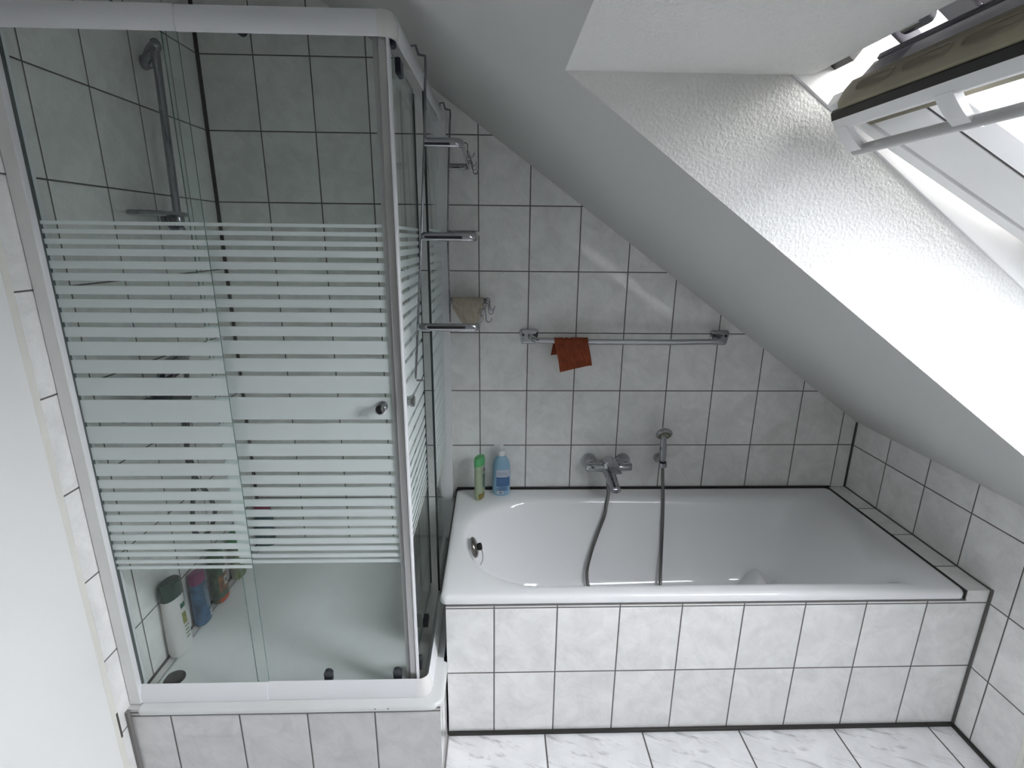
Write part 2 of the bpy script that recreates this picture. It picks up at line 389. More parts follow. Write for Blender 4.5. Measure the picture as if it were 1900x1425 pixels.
# silicone and mortar lines of the shell
def strip(name, m, *boxes, **k):
    bm = NB()
    for b in boxes: bx(bm, *b)
    return struct(name, bm, m, bevel=0.0015, **k)
strip('trim_1', GROUT, (XL, XL + 0.010, -0.006, 0, 0.30, ZT), (XL, XL + 0.004, -0.012, 0, 0.30, ZT))
strip('trim_2', GROUT, (XR - 0.005, XR, -0.005, 0, 0.5465, 0.856))
strip('trim_3', GROUT3, (XR - 0.004, XR, APY - 0.009, APY, 0.0, 0.552), (XR - 0.006, XR, APY, 0, 0.5465, 0.5500))
strip('trim_4', SILI, (-0.088, XR, APY - 0.010, APY, 0.0, 0.0125))
strip('trim_5', SILI, (XR - 0.010, XR, YB, APY, 0.0, 0.012))
strip('trim_6', GROUT2, (-0.100, -0.088, YB * 0 - 0.905, APY, 0.0, 0.004), (XL, XL + 0.010, -0.911, -0.90, 0.0, 0.30))
strip('trim_7', CAULK, (XL, XL + 0.0045, -0.957, -0.938, 0.0, ZT))
strip('trim_8', GROUT, (XL + 0.0042, XL + 0.0056, -0.9430, -0.9365, 0.246, 0.331))
strip('trim_9', CAULK, (XR - 0.006, XR, -0.964, -0.950, 0.0, 0.20))

# ------------------------------------------------------------------ roof window
def struct_empty(name, loc, **k):
    o = bpy.data.objects.new(name, None); C.objects.link(o); o.location = loc; o['kind'] = 'structure'; return o
win = struct_empty('window_1', (XU, HY0, ZR))
q0 = Vector((0.637, 0, 0.847 + 1.0)); e1 = Vector((0.88035, 0, -0.47432)); e3 = Vector((0.47432, 0, 0.88035))
def S(s, y, n): return q0 + e1 * s + e3 * n + Vector((0, y, 0))
def sbox(bm, s0, s1, y0, y1, n0, n1, mi=0):
    c = [S(s, y, n) for n in (n0, n1) for (s, y) in ((s0, y0), (s1, y0), (s1, y1), (s0, y1))]
    v = [bm.verts.new(p) for p in c]
    for q in ((0, 3, 2, 1), (4, 5, 6, 7), (0, 1, 5, 4), (1, 2, 6, 5), (2, 3, 7, 6), (3, 0, 4, 7)):
        bm.faces.new([v[i] for i in q]).material_index = mi
def sprism(bm, prof, y0, y1, mi=0):   # prof in (s, n)
    poly_prism(bm, [S(s, y0, n) for s, n in prof], (0, y1 - y0, 0), mi)
YA, YZ, SE = -1.150, -1.872, 1.10
# fixed frame, parallel to the roof
r1 = Vector((0.81665, 0, -0.57707)); r3 = Vector((0.57707, 0, 0.81665)); r0 = Vector((XU, 0, ZR))
def rbox(bm, s0, s1, y0, y1, n0, n1):
    c = [r0 + r1 * s + r3 * n + Vector((0, y, 0)) for n in (n0, n1) for (s, y) in ((s0, y0), (s1, y0), (s1, y1), (s0, y1))]
    v = [bm.verts.new(p) for p in c]
    for q in ((0, 3, 2, 1), (4, 5, 6, 7), (0, 1, 5, 4), (1, 2, 6, 5), (2, 3, 7, 6), (3, 0, 4, 7)): bm.faces.new([v[i] for i in q])
bm = NB(); rbox(bm, -0.06, 1.12, -1.10, -1.128, -0.02, 0.115); rbox(bm, -0.06, 1.12, -1.897, -1.94, -0.02, 0.115); rbox(bm, 1.04, 1.12, -1.128, -1.897, 0.0, 0.09)
rbox(bm, -0.02, 1.12, -1.128, -1.1485, 0.100, 0.112); rbox(bm, -0.02, 1.12, -1.8735, -1.94, 0.100, 0.112)
obj('frame', bm, SASHW, win, bevel=0.002)
bm = NB(); rbox(bm, -0.12, 0.22, -1.275, -1.94, 0.118, 0.128); rbox(bm, -0.12, 0.045, -1.185, -1.275, 0.118, 0.128); rbox(bm, -0.12, 0.22, -1.10, -1.185, 0.118, 0.128); rbox(bm, -0.12, -0.10, -1.08, -1.96, -0.066, 0.118)
obj('hood', bm, FRAMEG, win)
obj('head_cladding', one(rbox, -0.09, -0.03, -1.128, -1.90, 0.035, 0.10), FRAMEG, win)
bm = NB(); rbox(bm, -0.01, 0.05, -1.325, -1.372, 0.050, 0.075); rbox(bm, -0.01, 0.05, -1.378, -1.90, 0.050, 0.075)
obj('ventilation_flap', bm, SASHG, win, bevel=0.002)
bm = NB(); tube(bm, [r0 + r1 * 0.02 + r3 * 0.045 + Vector((0, -1.282, 0)), r0 + r1 * 0.02 + r3 * 0.045 + Vector((0, -1.318, 0))], 0.014, 16)
obj('hinge', bm, CHROME, win, auto=40)
obj('gasket', one(rbox, 0.008, 0.026, -1.128, -1.178, 0.028, 0.110), BLACK, win)
# the pivoting sash, tilted open
sash = bpy.data.objects.new('sash', None); C.objects.link(sash); sash.parent = win; sash.location = (0, 0, 0); sash.matrix_parent_inverse = Matrix.Translation(-win.location)
SW = obj
bm = NB()
for ya, yb in ((YA, -1.298), (YZ, YZ + 0.148)):
    sg = -1 if yb < ya else 1
    sbox(bm, 0.045, SE, ya, yb, 0.006, 0.072)
    sbox(bm, 0.0, 0.06, ya, ya + sg * 0.030, 0.0, 0.021)
    sbox(bm, 0.05, SE, ya, ya + sg * 0.030, 0.0, 0.02)
    sbox(bm, 0.03, SE, ya + sg * 0.040, yb, 0.0, 0.01)
obj('side_rail', bm, SASHW, sash, bevel=0.0015)
bm = NB()
for ya, yb in ((-1.298, -1.3045), (YZ + 0.148, YZ + 0.1545)): sbox(bm, 0.0, SE, ya, yb, 0.001, 0.03)
obj('black_gasket', bm, BLACK, sash)
bm = NB()
for ya, yb in ((-1.3045, -1.330), (YZ + 0.1545, YZ + 0.18)):
    poly_prism(bm, [S(0.05, ya, 0.0), S(0.05, ya, 0.03), S(0.05, yb, 0.03), S(0.05, yb, 0.018)], e1 * (SE - 0.05))
obj('glazing_bead', bm, SASHW, sash)
obj('bottom_rail', one(sbox, SE - 0.09, SE, -1.298, YZ + 0.148, 0.0, 0.07), SASHW, sash, bevel=0.002)
# top rail: yellowed wood with milled pockets, white face with the data plate above
bm = NB(); sprism(bm, [(0.006, -0.007), (0.030, -0.007), (0.034, 0.0), (0.072, 0.0), (0.072, 0.03), (0.010, 0.0395), (0.0015, 0.0395), (-0.002, 0.020), (0.0, 0.0)], -1.18, YZ + 0.03)
rail = obj('top_rail', bm, BEIGE, sash, bevel=0.0015)
bm = NB(); sprism(bm, [(0.009, 0.0395), (0.05, 0.0395), (0.05, 0.078), (0.0158, 0.078)], -1.18, YZ + 0.03)
obj('outer_rail', bm, SASHG, sash, bevel=0.001)
bm = NB(); sprism(bm, [(0.012, 0.078), (0.05, 0.078), (0.05, 0.086), (0.012, 0.086)], -1.19, YZ + 0.03)
obj('cladding_edge', bm, FRAMEG, sash)
bm = NB(); yy = -1.215
while yy > YZ + 0.12:                     # pockets: raised rims around shallow long holes
    L_ = 0.082
    ring = []
    for k in range(24):
        t = 2 * math.pi * k / 24; cy_, cn = math.cos(t), math.sin(t)
        ring.append((yy - L_ / 2 + L_ / 2 * math.copysign(abs(cy_) ** 0.45, cy_), 0.0165 + 0.0105 * math.copysign(abs(cn) ** 0.6, cn)))
    def face_pt(y, n, d): 
        s = -0.0019 * (n / 0.020) if n < 0.02 else -0.002 + 0.0035 * (n - 0.02) / 0.0195
        return S(s - d, y, n)
    cyy = yy - L_ / 2
    r_out = [face_pt(y, n, 0.0008) for y, n in ring]
    r_mid = [face_pt(cyy + (y - cyy) * 0.95, 0.0165 + (n - 0.0165) * 0.86, 0.0016) for y, n in ring]
    r_in = [face_pt(cyy + (y - cyy) * 0.93, 0.0165 + (n - 0.0165) * 0.80, 0.0003) for y, n in ring]
    loft(bm, [r_out, r_mid, r_in], False, True)
    yy -= 0.098
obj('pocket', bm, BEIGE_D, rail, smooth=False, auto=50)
bm = NB(); 
def dp(y, n, d=0.0006):
    s = 0.009 + (n - 0.0395) / 0.0385 * 0.0068; return S(s - d, y, n)
quadf(bm, [dp(-1.183, 0.0425), dp(-1.262, 0.0425), dp(-1.268, 0.049), dp(-1.268, 0.0755), dp(-1.183, 0.0755)])
st = obj('data_plate', bm, STICKER, sash)
bm = NB()
quadf(bm, [dp(-1.188, 0.056, .001), dp(-1.208, 0.056, .001), dp(-1.208, 0.068, .001), dp(-1.188, 0.068, .001)])
for k in range(4): quadf(bm, [dp(-1.212, 0.050 + k * .006, .001), dp(-1.235 - .003 * (k % 2), 0.050 + k * .006, .001), dp(-1.235 - .003 * (k % 2), 0.0515 + k * .006, .001), dp(-1.212, 0.0515 + k * .006, .001)])
for k in range(7): quadf(bm, [dp(-1.241 - k * .003, 0.052, .001), dp(-1.2425 - k * .003, 0.052, .001), dp(-1.2425 - k * .003, 0.070, .001), dp(-1.241 - k * .003, 0.070, .001)])
quadf(bm, [dp(-1.185, 0.0445, .001), dp(-1.255, 0.0445, .001), dp(-1.255, 0.0452, .001), dp(-1.185, 0.0452, .001)])
obj('print', bm, STICKER_D, st)
obj('pane', one(sbox, 0.05, SE - 0.05, -1.31, YZ + 0.16, 0.0255, 0.0295), PANE, sash)
# handle bar along the top rail
hb = obj('handle_plate', one(sprism, [(0.018, -0.0185), (0.0195, -0.0195), (0.034, -0.0265), (0.040, -0.0240), (0.036, -0.004), (0.020, -0.004)], -1.160, YZ + 0.01), WHITEP, sash, bevel=0.001)
obj('black_strip', one(sprism, [(0.010, -0.010), (0.0185, -0.0187), (0.026, -0.017), (0.026, -0.004), (0.010, -0.004)], -1.160, YZ + 0.012), BLACK, hb)
def arc_bracket(ya, yb):
    bm = NB(); o_, i_ = [], []
    for k in range(9):
        t = k / 8
        s = 0.030 + 0.058 * t; n = -0.0262 - 0.0155 * math.sin(t * math.pi / 2) ** 1.0
        o_.append((s, n)); i_.append((s + 0.004 + 0.004 * t, n + 0.011 - 0.006 * t))
    sprism(bm, o_ + i_[::-1], ya, yb); return obj('bracket', bm, WHITEP, hb, auto=35)
arc_bracket(-1.160, -1.190); arc_bracket(-1.372, -1.402); arc_bracket(YZ + 0.04, YZ + 0.01)
obj('grip_bar', one(tube, [S(0.084, -1.162, -0.0345), S(0.084, YZ + 0.012, -0.0345)], 0.0095, 18, r2=0.0085), HANDLE, hb, auto=40)

# ------------------------------------------------------------------ tiled bath surround and bathtub
RZ = 0.5465
sur = thing('bath_surround', 'white marbled tile casing around the bathtub with a narrow tiled ledge along the right wall', 'bath surround', (0.8, APY, 0))
def boxm(x0, x1, y0, y1, z0, z1, idx):       # idx: material index for x, y, z faces
    bm = NB(); fs = bx(bm, x0, x1, y0, y1, z0, z1)
    for f, k in zip(fs, (idx[2], idx[2], idx[1], idx[0], idx[1], idx[0])): f.material_index = k
    return bm
obj('front_panel', boxm(-0.088, XR, APY, APY + 0.02, 0, 0.5135, (1, 0, 0)), [T_apron, T_apron_side], sur)
obj('side_panel', boxm(-0.088, -0.068, APY + 0.02, 0, 0, 0.512, (0, 0, 0)), [T_apron_side], sur)
obj('ledge', boxm(1.5875, XR, APY, 0, 0.5135, RZ, (0, 1, 0)), [T_ledge, T_apron], sur)
obj('joint_line', one(bx, 1.5840, 1.5876, APY + 0.0005, 0, 0.50, RZ - 0.0008), GROUT, sur)
obj('joint_line', one(bx, -0.088, 1.590, APY - 0.0006, APY + 0.003, 0.5085, 0.5135), GROUT2, sur)

tub = thing('bathtub', 'white enamelled built-in bathtub, rounded at the left end', 'bathtub', (0.74, -0.37, 0.1))
def rring(x0, x1, y0, y1, z, rl, rr, n=14, el=1.0):
    """rounded rectangle; corner radii rl = (rx, ry) left, rr right"""
    pts = []
    for cx, cy, (rx, ry), a0 in ((x1 - rr[0], y1 - rr[1], rr, 0), (x0 + rl[0], y1 - rl[1], rl, 90), (x0 + rl[0], y0 + rl[1], rl, 180), (x1 - rr[0], y0 + rr[1], rr, 270)):
        for k in range(n + 1):
            a = math.radians(a0 + 90 * k / n); pts.append((cx + rx * math.cos(a), cy + ry * math.sin(a), z))
    return pts
TX0, TX1, TY0, TY1 = -0.106, 1.5845, -0.741, -0.010
o = 0.0
rings = [
    rring(TX0 + .012, TX1 - .012, TY0 + .012, TY1 - .012, RZ - .030, (.02, .02), (.02, .02)),
    rring(TX0 + .002, TX1 - .002, TY0 + .002, TY1 - .002, RZ - .030, (.02, .02), (.02, .02)),
    rring(TX0, TX1, TY0, TY1, RZ - .025, (.022, .022), (.022, .022)),
    rring(TX0, TX1, TY0, TY1, RZ - .012, (.022, .022), (.022, .022)),
    rring(TX0 + .003, TX1 - .003, TY0 + .003, TY1 - .003, RZ - .005, (.022, .022), (.022, .022)),
    rring(TX0 + .009, TX1 - .009, TY0 + .009, TY1 - .009, RZ - .001, (.022, .022), (.022, .022)),
    rring(TX0 + .020, TX1 - .020, TY0 + .018, TY1 - .018, RZ, (.025, .025), (.025, .025)),
    rring(TX0 + .040, TX1 - .080, TY0 + .034, TY1 - .068, RZ - .0005, (.20, .23), (.05, .05)),
    rring(TX0 + .052, TX1 - .108, TY0 + .048, TY1 - .084, RZ - .002, (.25, .285), (.07, .07)),
    rring(TX0 + .062, TX1 - .128, TY0 + .058, TY1 - .095, RZ - .009, (.27, .285), (.08, .08)),
    rring(TX0 + .070, TX1 - .150, TY0 + .065, TY1 - .103, RZ - .022, (.275, .28), (.09, .09)),
    rring(TX0 + .084, TX1 - .205, TY0 + .074, TY1 - .113, RZ - .070, (.28, .27), (.11, .11)),
    rring(TX0 + .110, TX1 - .270, TY0 + .092, TY1 - .130, RZ - .170, (.27, .25), (.13, .13)),
    rring(TX0 + .140, TX1 - .320, TY0 + .112, TY1 - .150, RZ - .280, (.25, .22), (.14, .14)),
    rring(TX0 + .165, TX1 - .362, TY0 + .135, TY1 - .172, RZ - .345, (.22, .19), (.14, .14)),
    rring(TX0 + .195, TX1 - .400, TY0 + .165, TY1 - .200, RZ - .378, (.19, .16), (.13, .13)),
    rring(TX0 + .240, TX1 - .450, TY0 + .205, TY1 - .240, RZ - .392, (.15, .12), (.11, .11)),
    rring(TX0 + .330, TX1 - .550, TY0 + .270, TY1 - .300, RZ - .396, (.08, .08), (.07, .07))]
bm = NB(); loft(bm, rings, False, True)
obj('shell', bm, ENAMEL, tub, smooth=True)
# overflow with chain on the left inner wall
ovc = Vector((-0.008, -0.405, 0.505)); ova = Vector((1, 0.05, 0.22)).normalized()
bm = NB(); lathe(bm, ovc - ova * 0.012, ova, [(0.034, 0), (0.039, 0.004), (0.039, 0.010), (0.034, 0.016), (0.022, 0.021), (0.004, 0.023)], 32)
ov = obj('overflow_rosette', bm, mat('aged_chrome', (0.30, 0.28, 0.26), 0.22, 1.0), tub, auto=50)
bm = NB(); lathe(bm, ovc + ova * 0.010 + Vector((0, 0, -0.002)), ova, [(0.012, 0), (0.014, 0.004), (0.014, 0.013), (0.009, 0.016)], 20)
obj('plug_holder', bm, BLACK, ov, auto=50)
bm = NB()
cp = catmull([ovc + Vector((0.024, 0, -0.012)), ovc + Vector((0.028, -.004, -0.030)), ovc + Vector((0.027, -.010, -0.050)), ovc + Vector((0.020, -.02, -0.062))], 6)
for k, p in enumerate(cp):
    bmesh.ops.create_icosphere(bm, subdivisions=1, radius=0.0024, matrix=Matrix.Translation(p))
obj('bead_chain', bm, STEEL, ov, smooth=True)
strip_b = struct('trim_10', one(bx, TX0 + 0.002, TX1 + 0.01, TY1 - 0.003, 0, RZ - 0.006, RZ + 0.004), SILI, bevel=0.002)
bm = NB(); bx(bm, -0.1085, -0.102, TY0 + 0.03, 0, RZ - 0.03, RZ - 0.004); struct('trim_11', bm, SILI, bevel=0.001)

# white plastic seat with a rounded hump, lying in the tub
seat = thing('baby_bather', 'white plastic baby bather with a rounded hump lying on the bottom of the bathtub', 'baby bather', (1.12, -0.27, 0.16))
bm = NB(); rings = []
for j in range(15):
    u = j / 14; y = -0.33 + 0.13 * u
    prof = []
    for k in range(33):
        t = k / 32; x = 1.055 + 0.235 * t
        h = 0.012 + 0.120 * math.exp(-((t - 0.5) / 0.17) ** 2) ** 0.75 * (1 - 0.55 * abs(2 * u - 1) ** 2.5)
        prof.append((x, y, 0.155 + h))
    rings.append(prof)
loft(bm, rings, False, False, closed=False)
obj('hump', bm, WHITEP, seat, smooth=True, sol=0.006)
bm = NB(); lathe(bm, (1.30, -0.30, 0.152), (0, 0, 1), [(0.075, 0), (0.080, 0.05), (0.074, 0.085), (0.048, 0.104), (0.003, 0.110)], 32)
obj('pad', bm, WHITEP, seat, smooth=True)

# ------------------------------------------------------------------ shower base and tray
PY = -0.900
pl = thing('shower_plinth', 'low white tiled plinth under the shower tray', 'shower plinth', (-0.55, PY, 0))
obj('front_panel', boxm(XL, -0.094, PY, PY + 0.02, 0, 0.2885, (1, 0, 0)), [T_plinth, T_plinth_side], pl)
obj('side_panel', boxm(-0.114, -0.094, PY + 0.02, APY - 0.001, 0, 0.2885, (0, 0, 0)), [T_plinth_side], pl)
obj('edge_strip', one(bx, XL, -0.964, PY + 0.001, -0.002, 0.2885, 0.3005), mat('tile_strip', (0.62, 0.61, 0.60), 0.2), pl)
obj('joint_line', one(bx, XL, -0.094, PY - 0.0006, PY + 0.003, 0.2865, 0.2905), GROUT2, pl)
obj('joint_line', one(bx, -0.966, -0.963, PY + 0.02, -0.002, 0.295, 0.3012), GROUT, pl)
obj('joint_line', one(bx, XL, XL + 0.008, PY + 0.02, -0.002, 0.3, 0.3035), GROUT, pl)

tray = thing('shower_tray', 'flat white shower tray with rounded front corner', 'shower tray', (-0.53, -0.45, 0.26))
TZ = 0.302
def tray_ring(ins, z, left=0.0, r=0.045):
    x0, x1, y0, y1 = -0.963 + left, -0.084 - ins, -0.908 + ins, -0.003
    p = []
    for k in range(9):
        a = math.radians(270 + 90 * k / 8); p.append((x1 - r + r * math.cos(a), y0 + r + r * math.sin(a), z))
    yn = APY - 0.006                     # the rim steps in beside the bath casing
    xs_ = min(x1, -0.0995)
    p += [(x1, yn, z), (xs_, yn + 0.006, z), (xs_, y1, z), (x0, y1, z)]
    for k in range(5):
        a = math.radians(180 + 90 * k / 4); p.append((x0 + 0.008 + 0.008 * math.cos(a), y0 + 0.008 + 0.008 * math.sin(a), z))
    return p
rings = [tray_ring(0.006, TZ - 0.018), tray_ring(0.001, TZ - 0.016), tray_ring(0, TZ - 0.008), tray_ring(0.0015, TZ - 0.0025), tray_ring(0.006, TZ), tray_ring(0.014, TZ + 0.001)]
bm = NB(); vr = loft(bm, rings, True, False)
n = len(rings[0])
inner = [(max(min(x, -0.15), -0.957), min(max(y, -0.835), -0.022), TZ - 0.002) for x, y, z in rings[-1]]
inner2 = [(max(min(x, -0.19), -0.952), min(max(y, -0.800), -0.05), TZ - 0.010) for x, y, z in rings[-1]]
prev = vr[-1]
for rg in (inner, inner2):
    cur = [bm.verts.new(p) for p in rg]
    for i in range(n): 
        j = (i + 1) % n
        try: bm.faces.new((prev[i], prev[j], cur[j], cur[i]))
        except ValueError: pass
    prev = cur
bm.faces.new(prev)
bmesh.ops.remove_doubles(bm, verts=bm.verts, dist=1e-5)
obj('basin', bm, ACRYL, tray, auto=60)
bm = NB(); lathe(bm, (-0.930, -0.783, TZ - 0.0095), (0, 0, 1), [(0.031, 0), (0.031, 0.003), (0.028, 0.005), (0.015, 0.0055), (0.002, 0.006)], 32)
obj('drain_cover', bm, mat('dark_drain', (0.02, 0.02, 0.018), 0.2, 0.3), tray, auto=50)
for x in (-0.283, -0.245):
    obj('fixing_dot', one(lathe, (x, -0.9075, TZ - 0.006), (0, -1, 0), [(0.0018, 0), (0.0016, 0.0012)], 10), BLACK, tray)

# ------------------------------------------------------------------ shower enclosure
enc = thing('shower_enclosure', 'square glass corner shower enclosure with pale frame and frosted stripes', 'shower enclosure', (-0.55, -0.45, 0.30))
ZB0, ZB1, ZH0, ZH1 = 0.303, 0.366, 2.030, 2.081
def sx(y): return -0.126 + (-0.142 + 0.126) * (-y / 0.86)
XM = -0.597; XC = -0.168
def rail_front(bm, x0, x1, dy=0.0):      # header, a channel open below
    P = [(ZH0, -0.8700 + dy), (ZH0 + 0.012, -0.8735 + dy), (ZH0 + 0.030, -0.8735 + dy), (ZH1, -0.866 + dy), (ZH1, -0.828 + dy), (ZH0 + 0.018, -0.828 + dy), (ZH0 + 0.018, -0.832 + dy), (ZH1 - 0.004, -0.834 + dy), (ZH1 - 0.004, -0.862 + dy), (ZH0, -0.8665 + dy)]
    poly_prism(bm, [(x0, y, z) for z, y in P], (x1 - x0, 0, 0))
obj('header_rail', one(rail_front, -0.965, XM, -0.004), LACQ, enc, bevel=0.001)
obj('header_rail', one(rail_front, XM, XC - 0.012), LACQ, enc, bevel=0.001)
def corner_sweep(bm, prof, sgn=1):
    """round corner piece: prof = (outward offset, z) swept from the front plane to the side plane"""
    rings = []; r = 0.036
    cx, cy = -0.1422 - r, -0.8735 + r
    rings.append([(XC - 0.012, -0.8735 + o_, z) for o_, z in prof])
    for k in range(9):
        a = math.radians(270 + 90 * k / 8)
        rings.append([(cx + (r - o_) * math.cos(a), cy + (r - o_) * math.sin(a), z) for o_, z in prof])
    loft(bm, rings)
HP = [(0.0035, ZH0), (0, ZH0 + 0.012), (0, ZH0 + 0.030), (0.008, ZH1 + 0.001), (0.034, ZH1 + 0.001), (0.034, ZH1 - 0.004), (0.012, ZH1 - 0.004), (0.008, ZH0)]
obj('corner_cap', one(corner_sweep, HP), CAP, enc, auto=40)
def rail_side(bm, y0, y1):
    rings = []
    for y in (y0, y1): rings.append([(sx(y) - o_, y, z) for o_, z in HP])
    loft(bm, rings)
obj('header_rail', one(rail_side, -0.8375, -0.003), LACQ, enc, auto=40)
BP = [(0.0, ZB0), (0.0, ZB0 + 0.022), (0.010, ZB1 - 0.003), (0.012, ZB1 - 0.006), (0.014, ZB0 + 0.006), (0.040, ZB0 + 0.006), (0.040, ZB0)]
def bot_front(bm, x0, x1, dy=0.0): poly_prism(bm, [(x0, -0.878 + o_ + dy, z) for o_, z in BP], (x1 - x0, 0, 0))
obj('bottom_rail', one(bot_front, -0.966, -0.5995, -0.003), LACQ, enc, bevel=0.001)
obj('bottom_rail', one(bot_front, -0.5995, -0.158), LACQ, enc, bevel=0.001)
def corner_b(bm):
    rings = []; r = 0.036; cx, cy = -0.122 - r, -0.878 + r
    for k in range(9):
        a = math.radians(270 + 90 * k / 8); rings.append([(cx + (r - o_) * math.cos(a), cy + (r - o_) * math.sin(a), z) for o_, z in BP])
    loft(bm, rings)
obj('corner_cap', one(corner_b), CAP, enc, auto=40)
obj('bottom_rail', one(lambda bm: loft(bm, [[(-0.122 - o_, y, z) for o_, z in BP] for y in (-0.842, -0.003)])), LACQ, enc, auto=40)
obj('track', one(bx, -0.192, -0.150, -0.835, -0.02, ZB0 + 0.004, ZB0 + 0.016), ALU, enc)
# wall profiles
obj('wall_profile', one(bx, XL, -0.9635, -0.886, -0.846, ZB0, ZH1), LACQ, enc, bevel=0.003)
obj('wall_profile', one(bx, -0.162, -0.120, -0.030, -0.001, ZB0, ZH1 - 0.002), LACQ, enc, bevel=0.002)
obj('seal_strip', one(bx, XL + 0.004, -0.9640, -0.8875, -0.8845, ZB0 + 0.01, ZH1 - 0.02), mat('pale_seal', (0.75, 0.75, 0.73), 0.5), enc)
# panels
def panel(x0, x1, y0, y1, z0=0.325, z1=2.045):
    bm = NB(); fs = bx(bm, x0, x1, y0, y1, z0, z1)
    thin_x = (x1 - x0) < (y1 - y0)
    for k, f in enumerate(fs):
        edge = k in (0, 1) or (thin_x and k in (2, 4)) or (not thin_x and k in (3, 5))
        f.material_index = 1 if edge else 0
    return bm
GM = [STRIPED, EDGE]
fg = obj('fixed_panel', panel(-0.966, XM, -0.868, -0.864), GM, enc)
obj('seal', one(bx, -0.9640, -0.9600, -0.8695, -0.8625, 0.36, 2.03), mat('glass_seal', (0.10, 0.12, 0.115), 0.3), fg)
door = obj('sliding_door', panel(-0.642, -0.192, -0.846, -0.841), GM, enc)
obj('edge_profile', one(bx, -0.186, -0.168, -0.856, -0.832, 0.345, 2.035), ALU, door, bevel=0.002)
obj('magnetic_seal', one(bx, -0.1975, -0.186, -0.850, -0.838, 0.345, 2.035), SEAL, door, bevel=0.001)
side_fixed = obj('fixed_panel', panel(-0.150, -0.146, -0.405, -0.020, 0.315, 2.05), GM, enc)
sdoor = obj('sliding_door', panel(-0.187, -0.182, -0.835, -0.375, 0.325, 2.05), GM, enc)
obj('edge_profile', one(bx, -0.167, -0.161, -0.862, -0.838, 0.340, 2.035), LACQ, sdoor, bevel=0.0015)  # pale lacquer on this profile paints its bright line of caught light
obj('magnetic_seal', one(bx, -0.189, -0.178, -0.838, -0.826, 0.345, 2.035), SEAL, sdoor, bevel=0.001)
obj('edge_seal', one(bx, -0.188, -0.180, -0.378, -0.370, 0.33, 2.04), mat('dark_edge_seal', (0.04, 0.055, 0.05), 0.4), sdoor)
obj('edge_seal', one(bx, -0.1515, -0.1445, -0.409, -0.403, 0.32, 2.04), mat('dark_edge_seal2', (0.02, 0.028, 0.026), 0.4), side_fixed)
# knobs
bm = NB(); kc = Vector((-0.222, -0.846, 1.206))
lathe(bm, kc, (0, -1, 0), [(0.0135, 0), (0.0135, 0.006), (0.0105, 0.010), (0.0105, 0.018), (0.0155, 0.024), (0.0155, 0.029), (0.012, 0.0315), (0.003, 0.031)], 28)
obj('door_knob', bm, CHROME, door, auto=35)
bm = NB(); kc = Vector((-0.182, -0.785, 1.200))
lathe(bm, kc, (1, 0, 0), [(0.0165, 0), (0.0165, 0.006), (0.0125, 0.011), (0.0125, 0.018), (0.0165, 0.024), (0.0165, 0.030), (0.013, 0.032), (0.003, 0.032)], 28)
obj('door_knob', bm, STEEL, sdoor, auto=35)
# rollers and guides
def roller(parent, x, y, z, ax):
    bm = NB()
    if ax == 'y':
        lathe(bm, (x, y, z), (0, -1, 0), [(0.013, 0), (0.013, 0.012), (0.009, 0.015)], 20); bx(bm, x - 0.012, x + 0.012, y - 0.012, y, z - 0.024, z)
    else:
        lathe(bm, (x, y, z), (1, 0, 0), [(0.013, 0), (0.013, 0.014), (0.009, 0.017)], 20); bx(bm, x - 0.002, x + 0.014, y - 0.014, y + 0.014, z - 0.028, z + 0.002)
    obj('roller', bm, DARKP, parent, auto=40)
roller(door, -0.4275, -0.846, 0.372, 'y'); roller(door, -0.2235, -0.846, 0.374, 'y'); obj('roller', one(lathe, (-0.476, -0.832, 2.044), (0, -1, 0), [(0.010, 0), (0.010, 0.010), (0.006, 0.012)], 16), DARKP, door, auto=40)
roller(sdoor, -0.176, -0.62, 0.372, 'x'); roller(sdoor, -0.173, -0.80, 0.37, 'x')
bm = NB(); bx(bm, -0.180, -0.166, -0.690, -0.640, 2.008, 2.046); obj('roller', bm, NAVY, sdoor, bevel=0.004)
bm = NB(); bx(bm, -0.176, -0.150, -0.846, -0.822, 2.018, 2.045); obj('corner_block', bm, NAVY, enc, bevel=0.005)

# ------------------------------------------------------------------ over-door towel rack on the side of the enclosure
rack = thing('towel_rack', 'chrome towel rack with three bars hooked over the side of the shower enclosure', 'towel rack', (-0.13, -0.34, 1.22))
YF, YK = -0.627, -0.056
fw = [(-0.152, 2.074), (-0.150, 2.0875), (-0.136, 2.0895), (-0.1295, 2.069), (-0.113, 2.0665), (-0.1125, 2.050), (-0.1218, 1.867), (-0.138, 1.626), (-0.158, 1.374), (-0.1700, 1.224), (-0.166, 1.214), (-0.150, 1.214), (-0.1455, 1.226)]
bw = [(-0.136, 2.074), (-0.134, 2.0875), (-0.122, 2.0895), (-0.1155, 2.069), (-0.0985, 2.066), (-0.0980, 2.050), (-0.108, 1.878), (-0.1165, 1.640), (-0.1145, 1.385), (-0.114, 1.30)]
obj('hanger_wire', one(tube, [(x, YF, z) for x, z in fw], 0.0034, 8), CHROME_D, rack, auto=60)
obj('hanger_wire', one(tube, [(x, YK, z) for x, z in bw], 0.0034, 8), CHROME_D, rack, auto=60)
def ubar(xf, zf_, cf, xb, zb, cb):
    r = 0.022
    pts = [(xf, YF, zf_), (cf - 2 * r, YF, zf_)]
    for k in range(7):
        a = math.radians(-90 + 90 * k / 6); pts.append((cf - r + r * math.cos(a), YF + r + r * math.sin(a), zf_))
    for k in range(7):
        a = math.radians(90 * k / 6); pts.append((cb - r + r * math.cos(a), YK - r + r * math.sin(a), zb))
    pts += [(cb - 2 * r, YK, zb), (xb, YK, zb)]
    return obj('towel_bar', one(tube, pts, 0.0055, 14, r2=0.0115, up=(0, 0, 1)), CHROME, rack, auto=60)
ubar(-0.1215, 1.866, -0.024, -0.106, 1.877, -0.031)
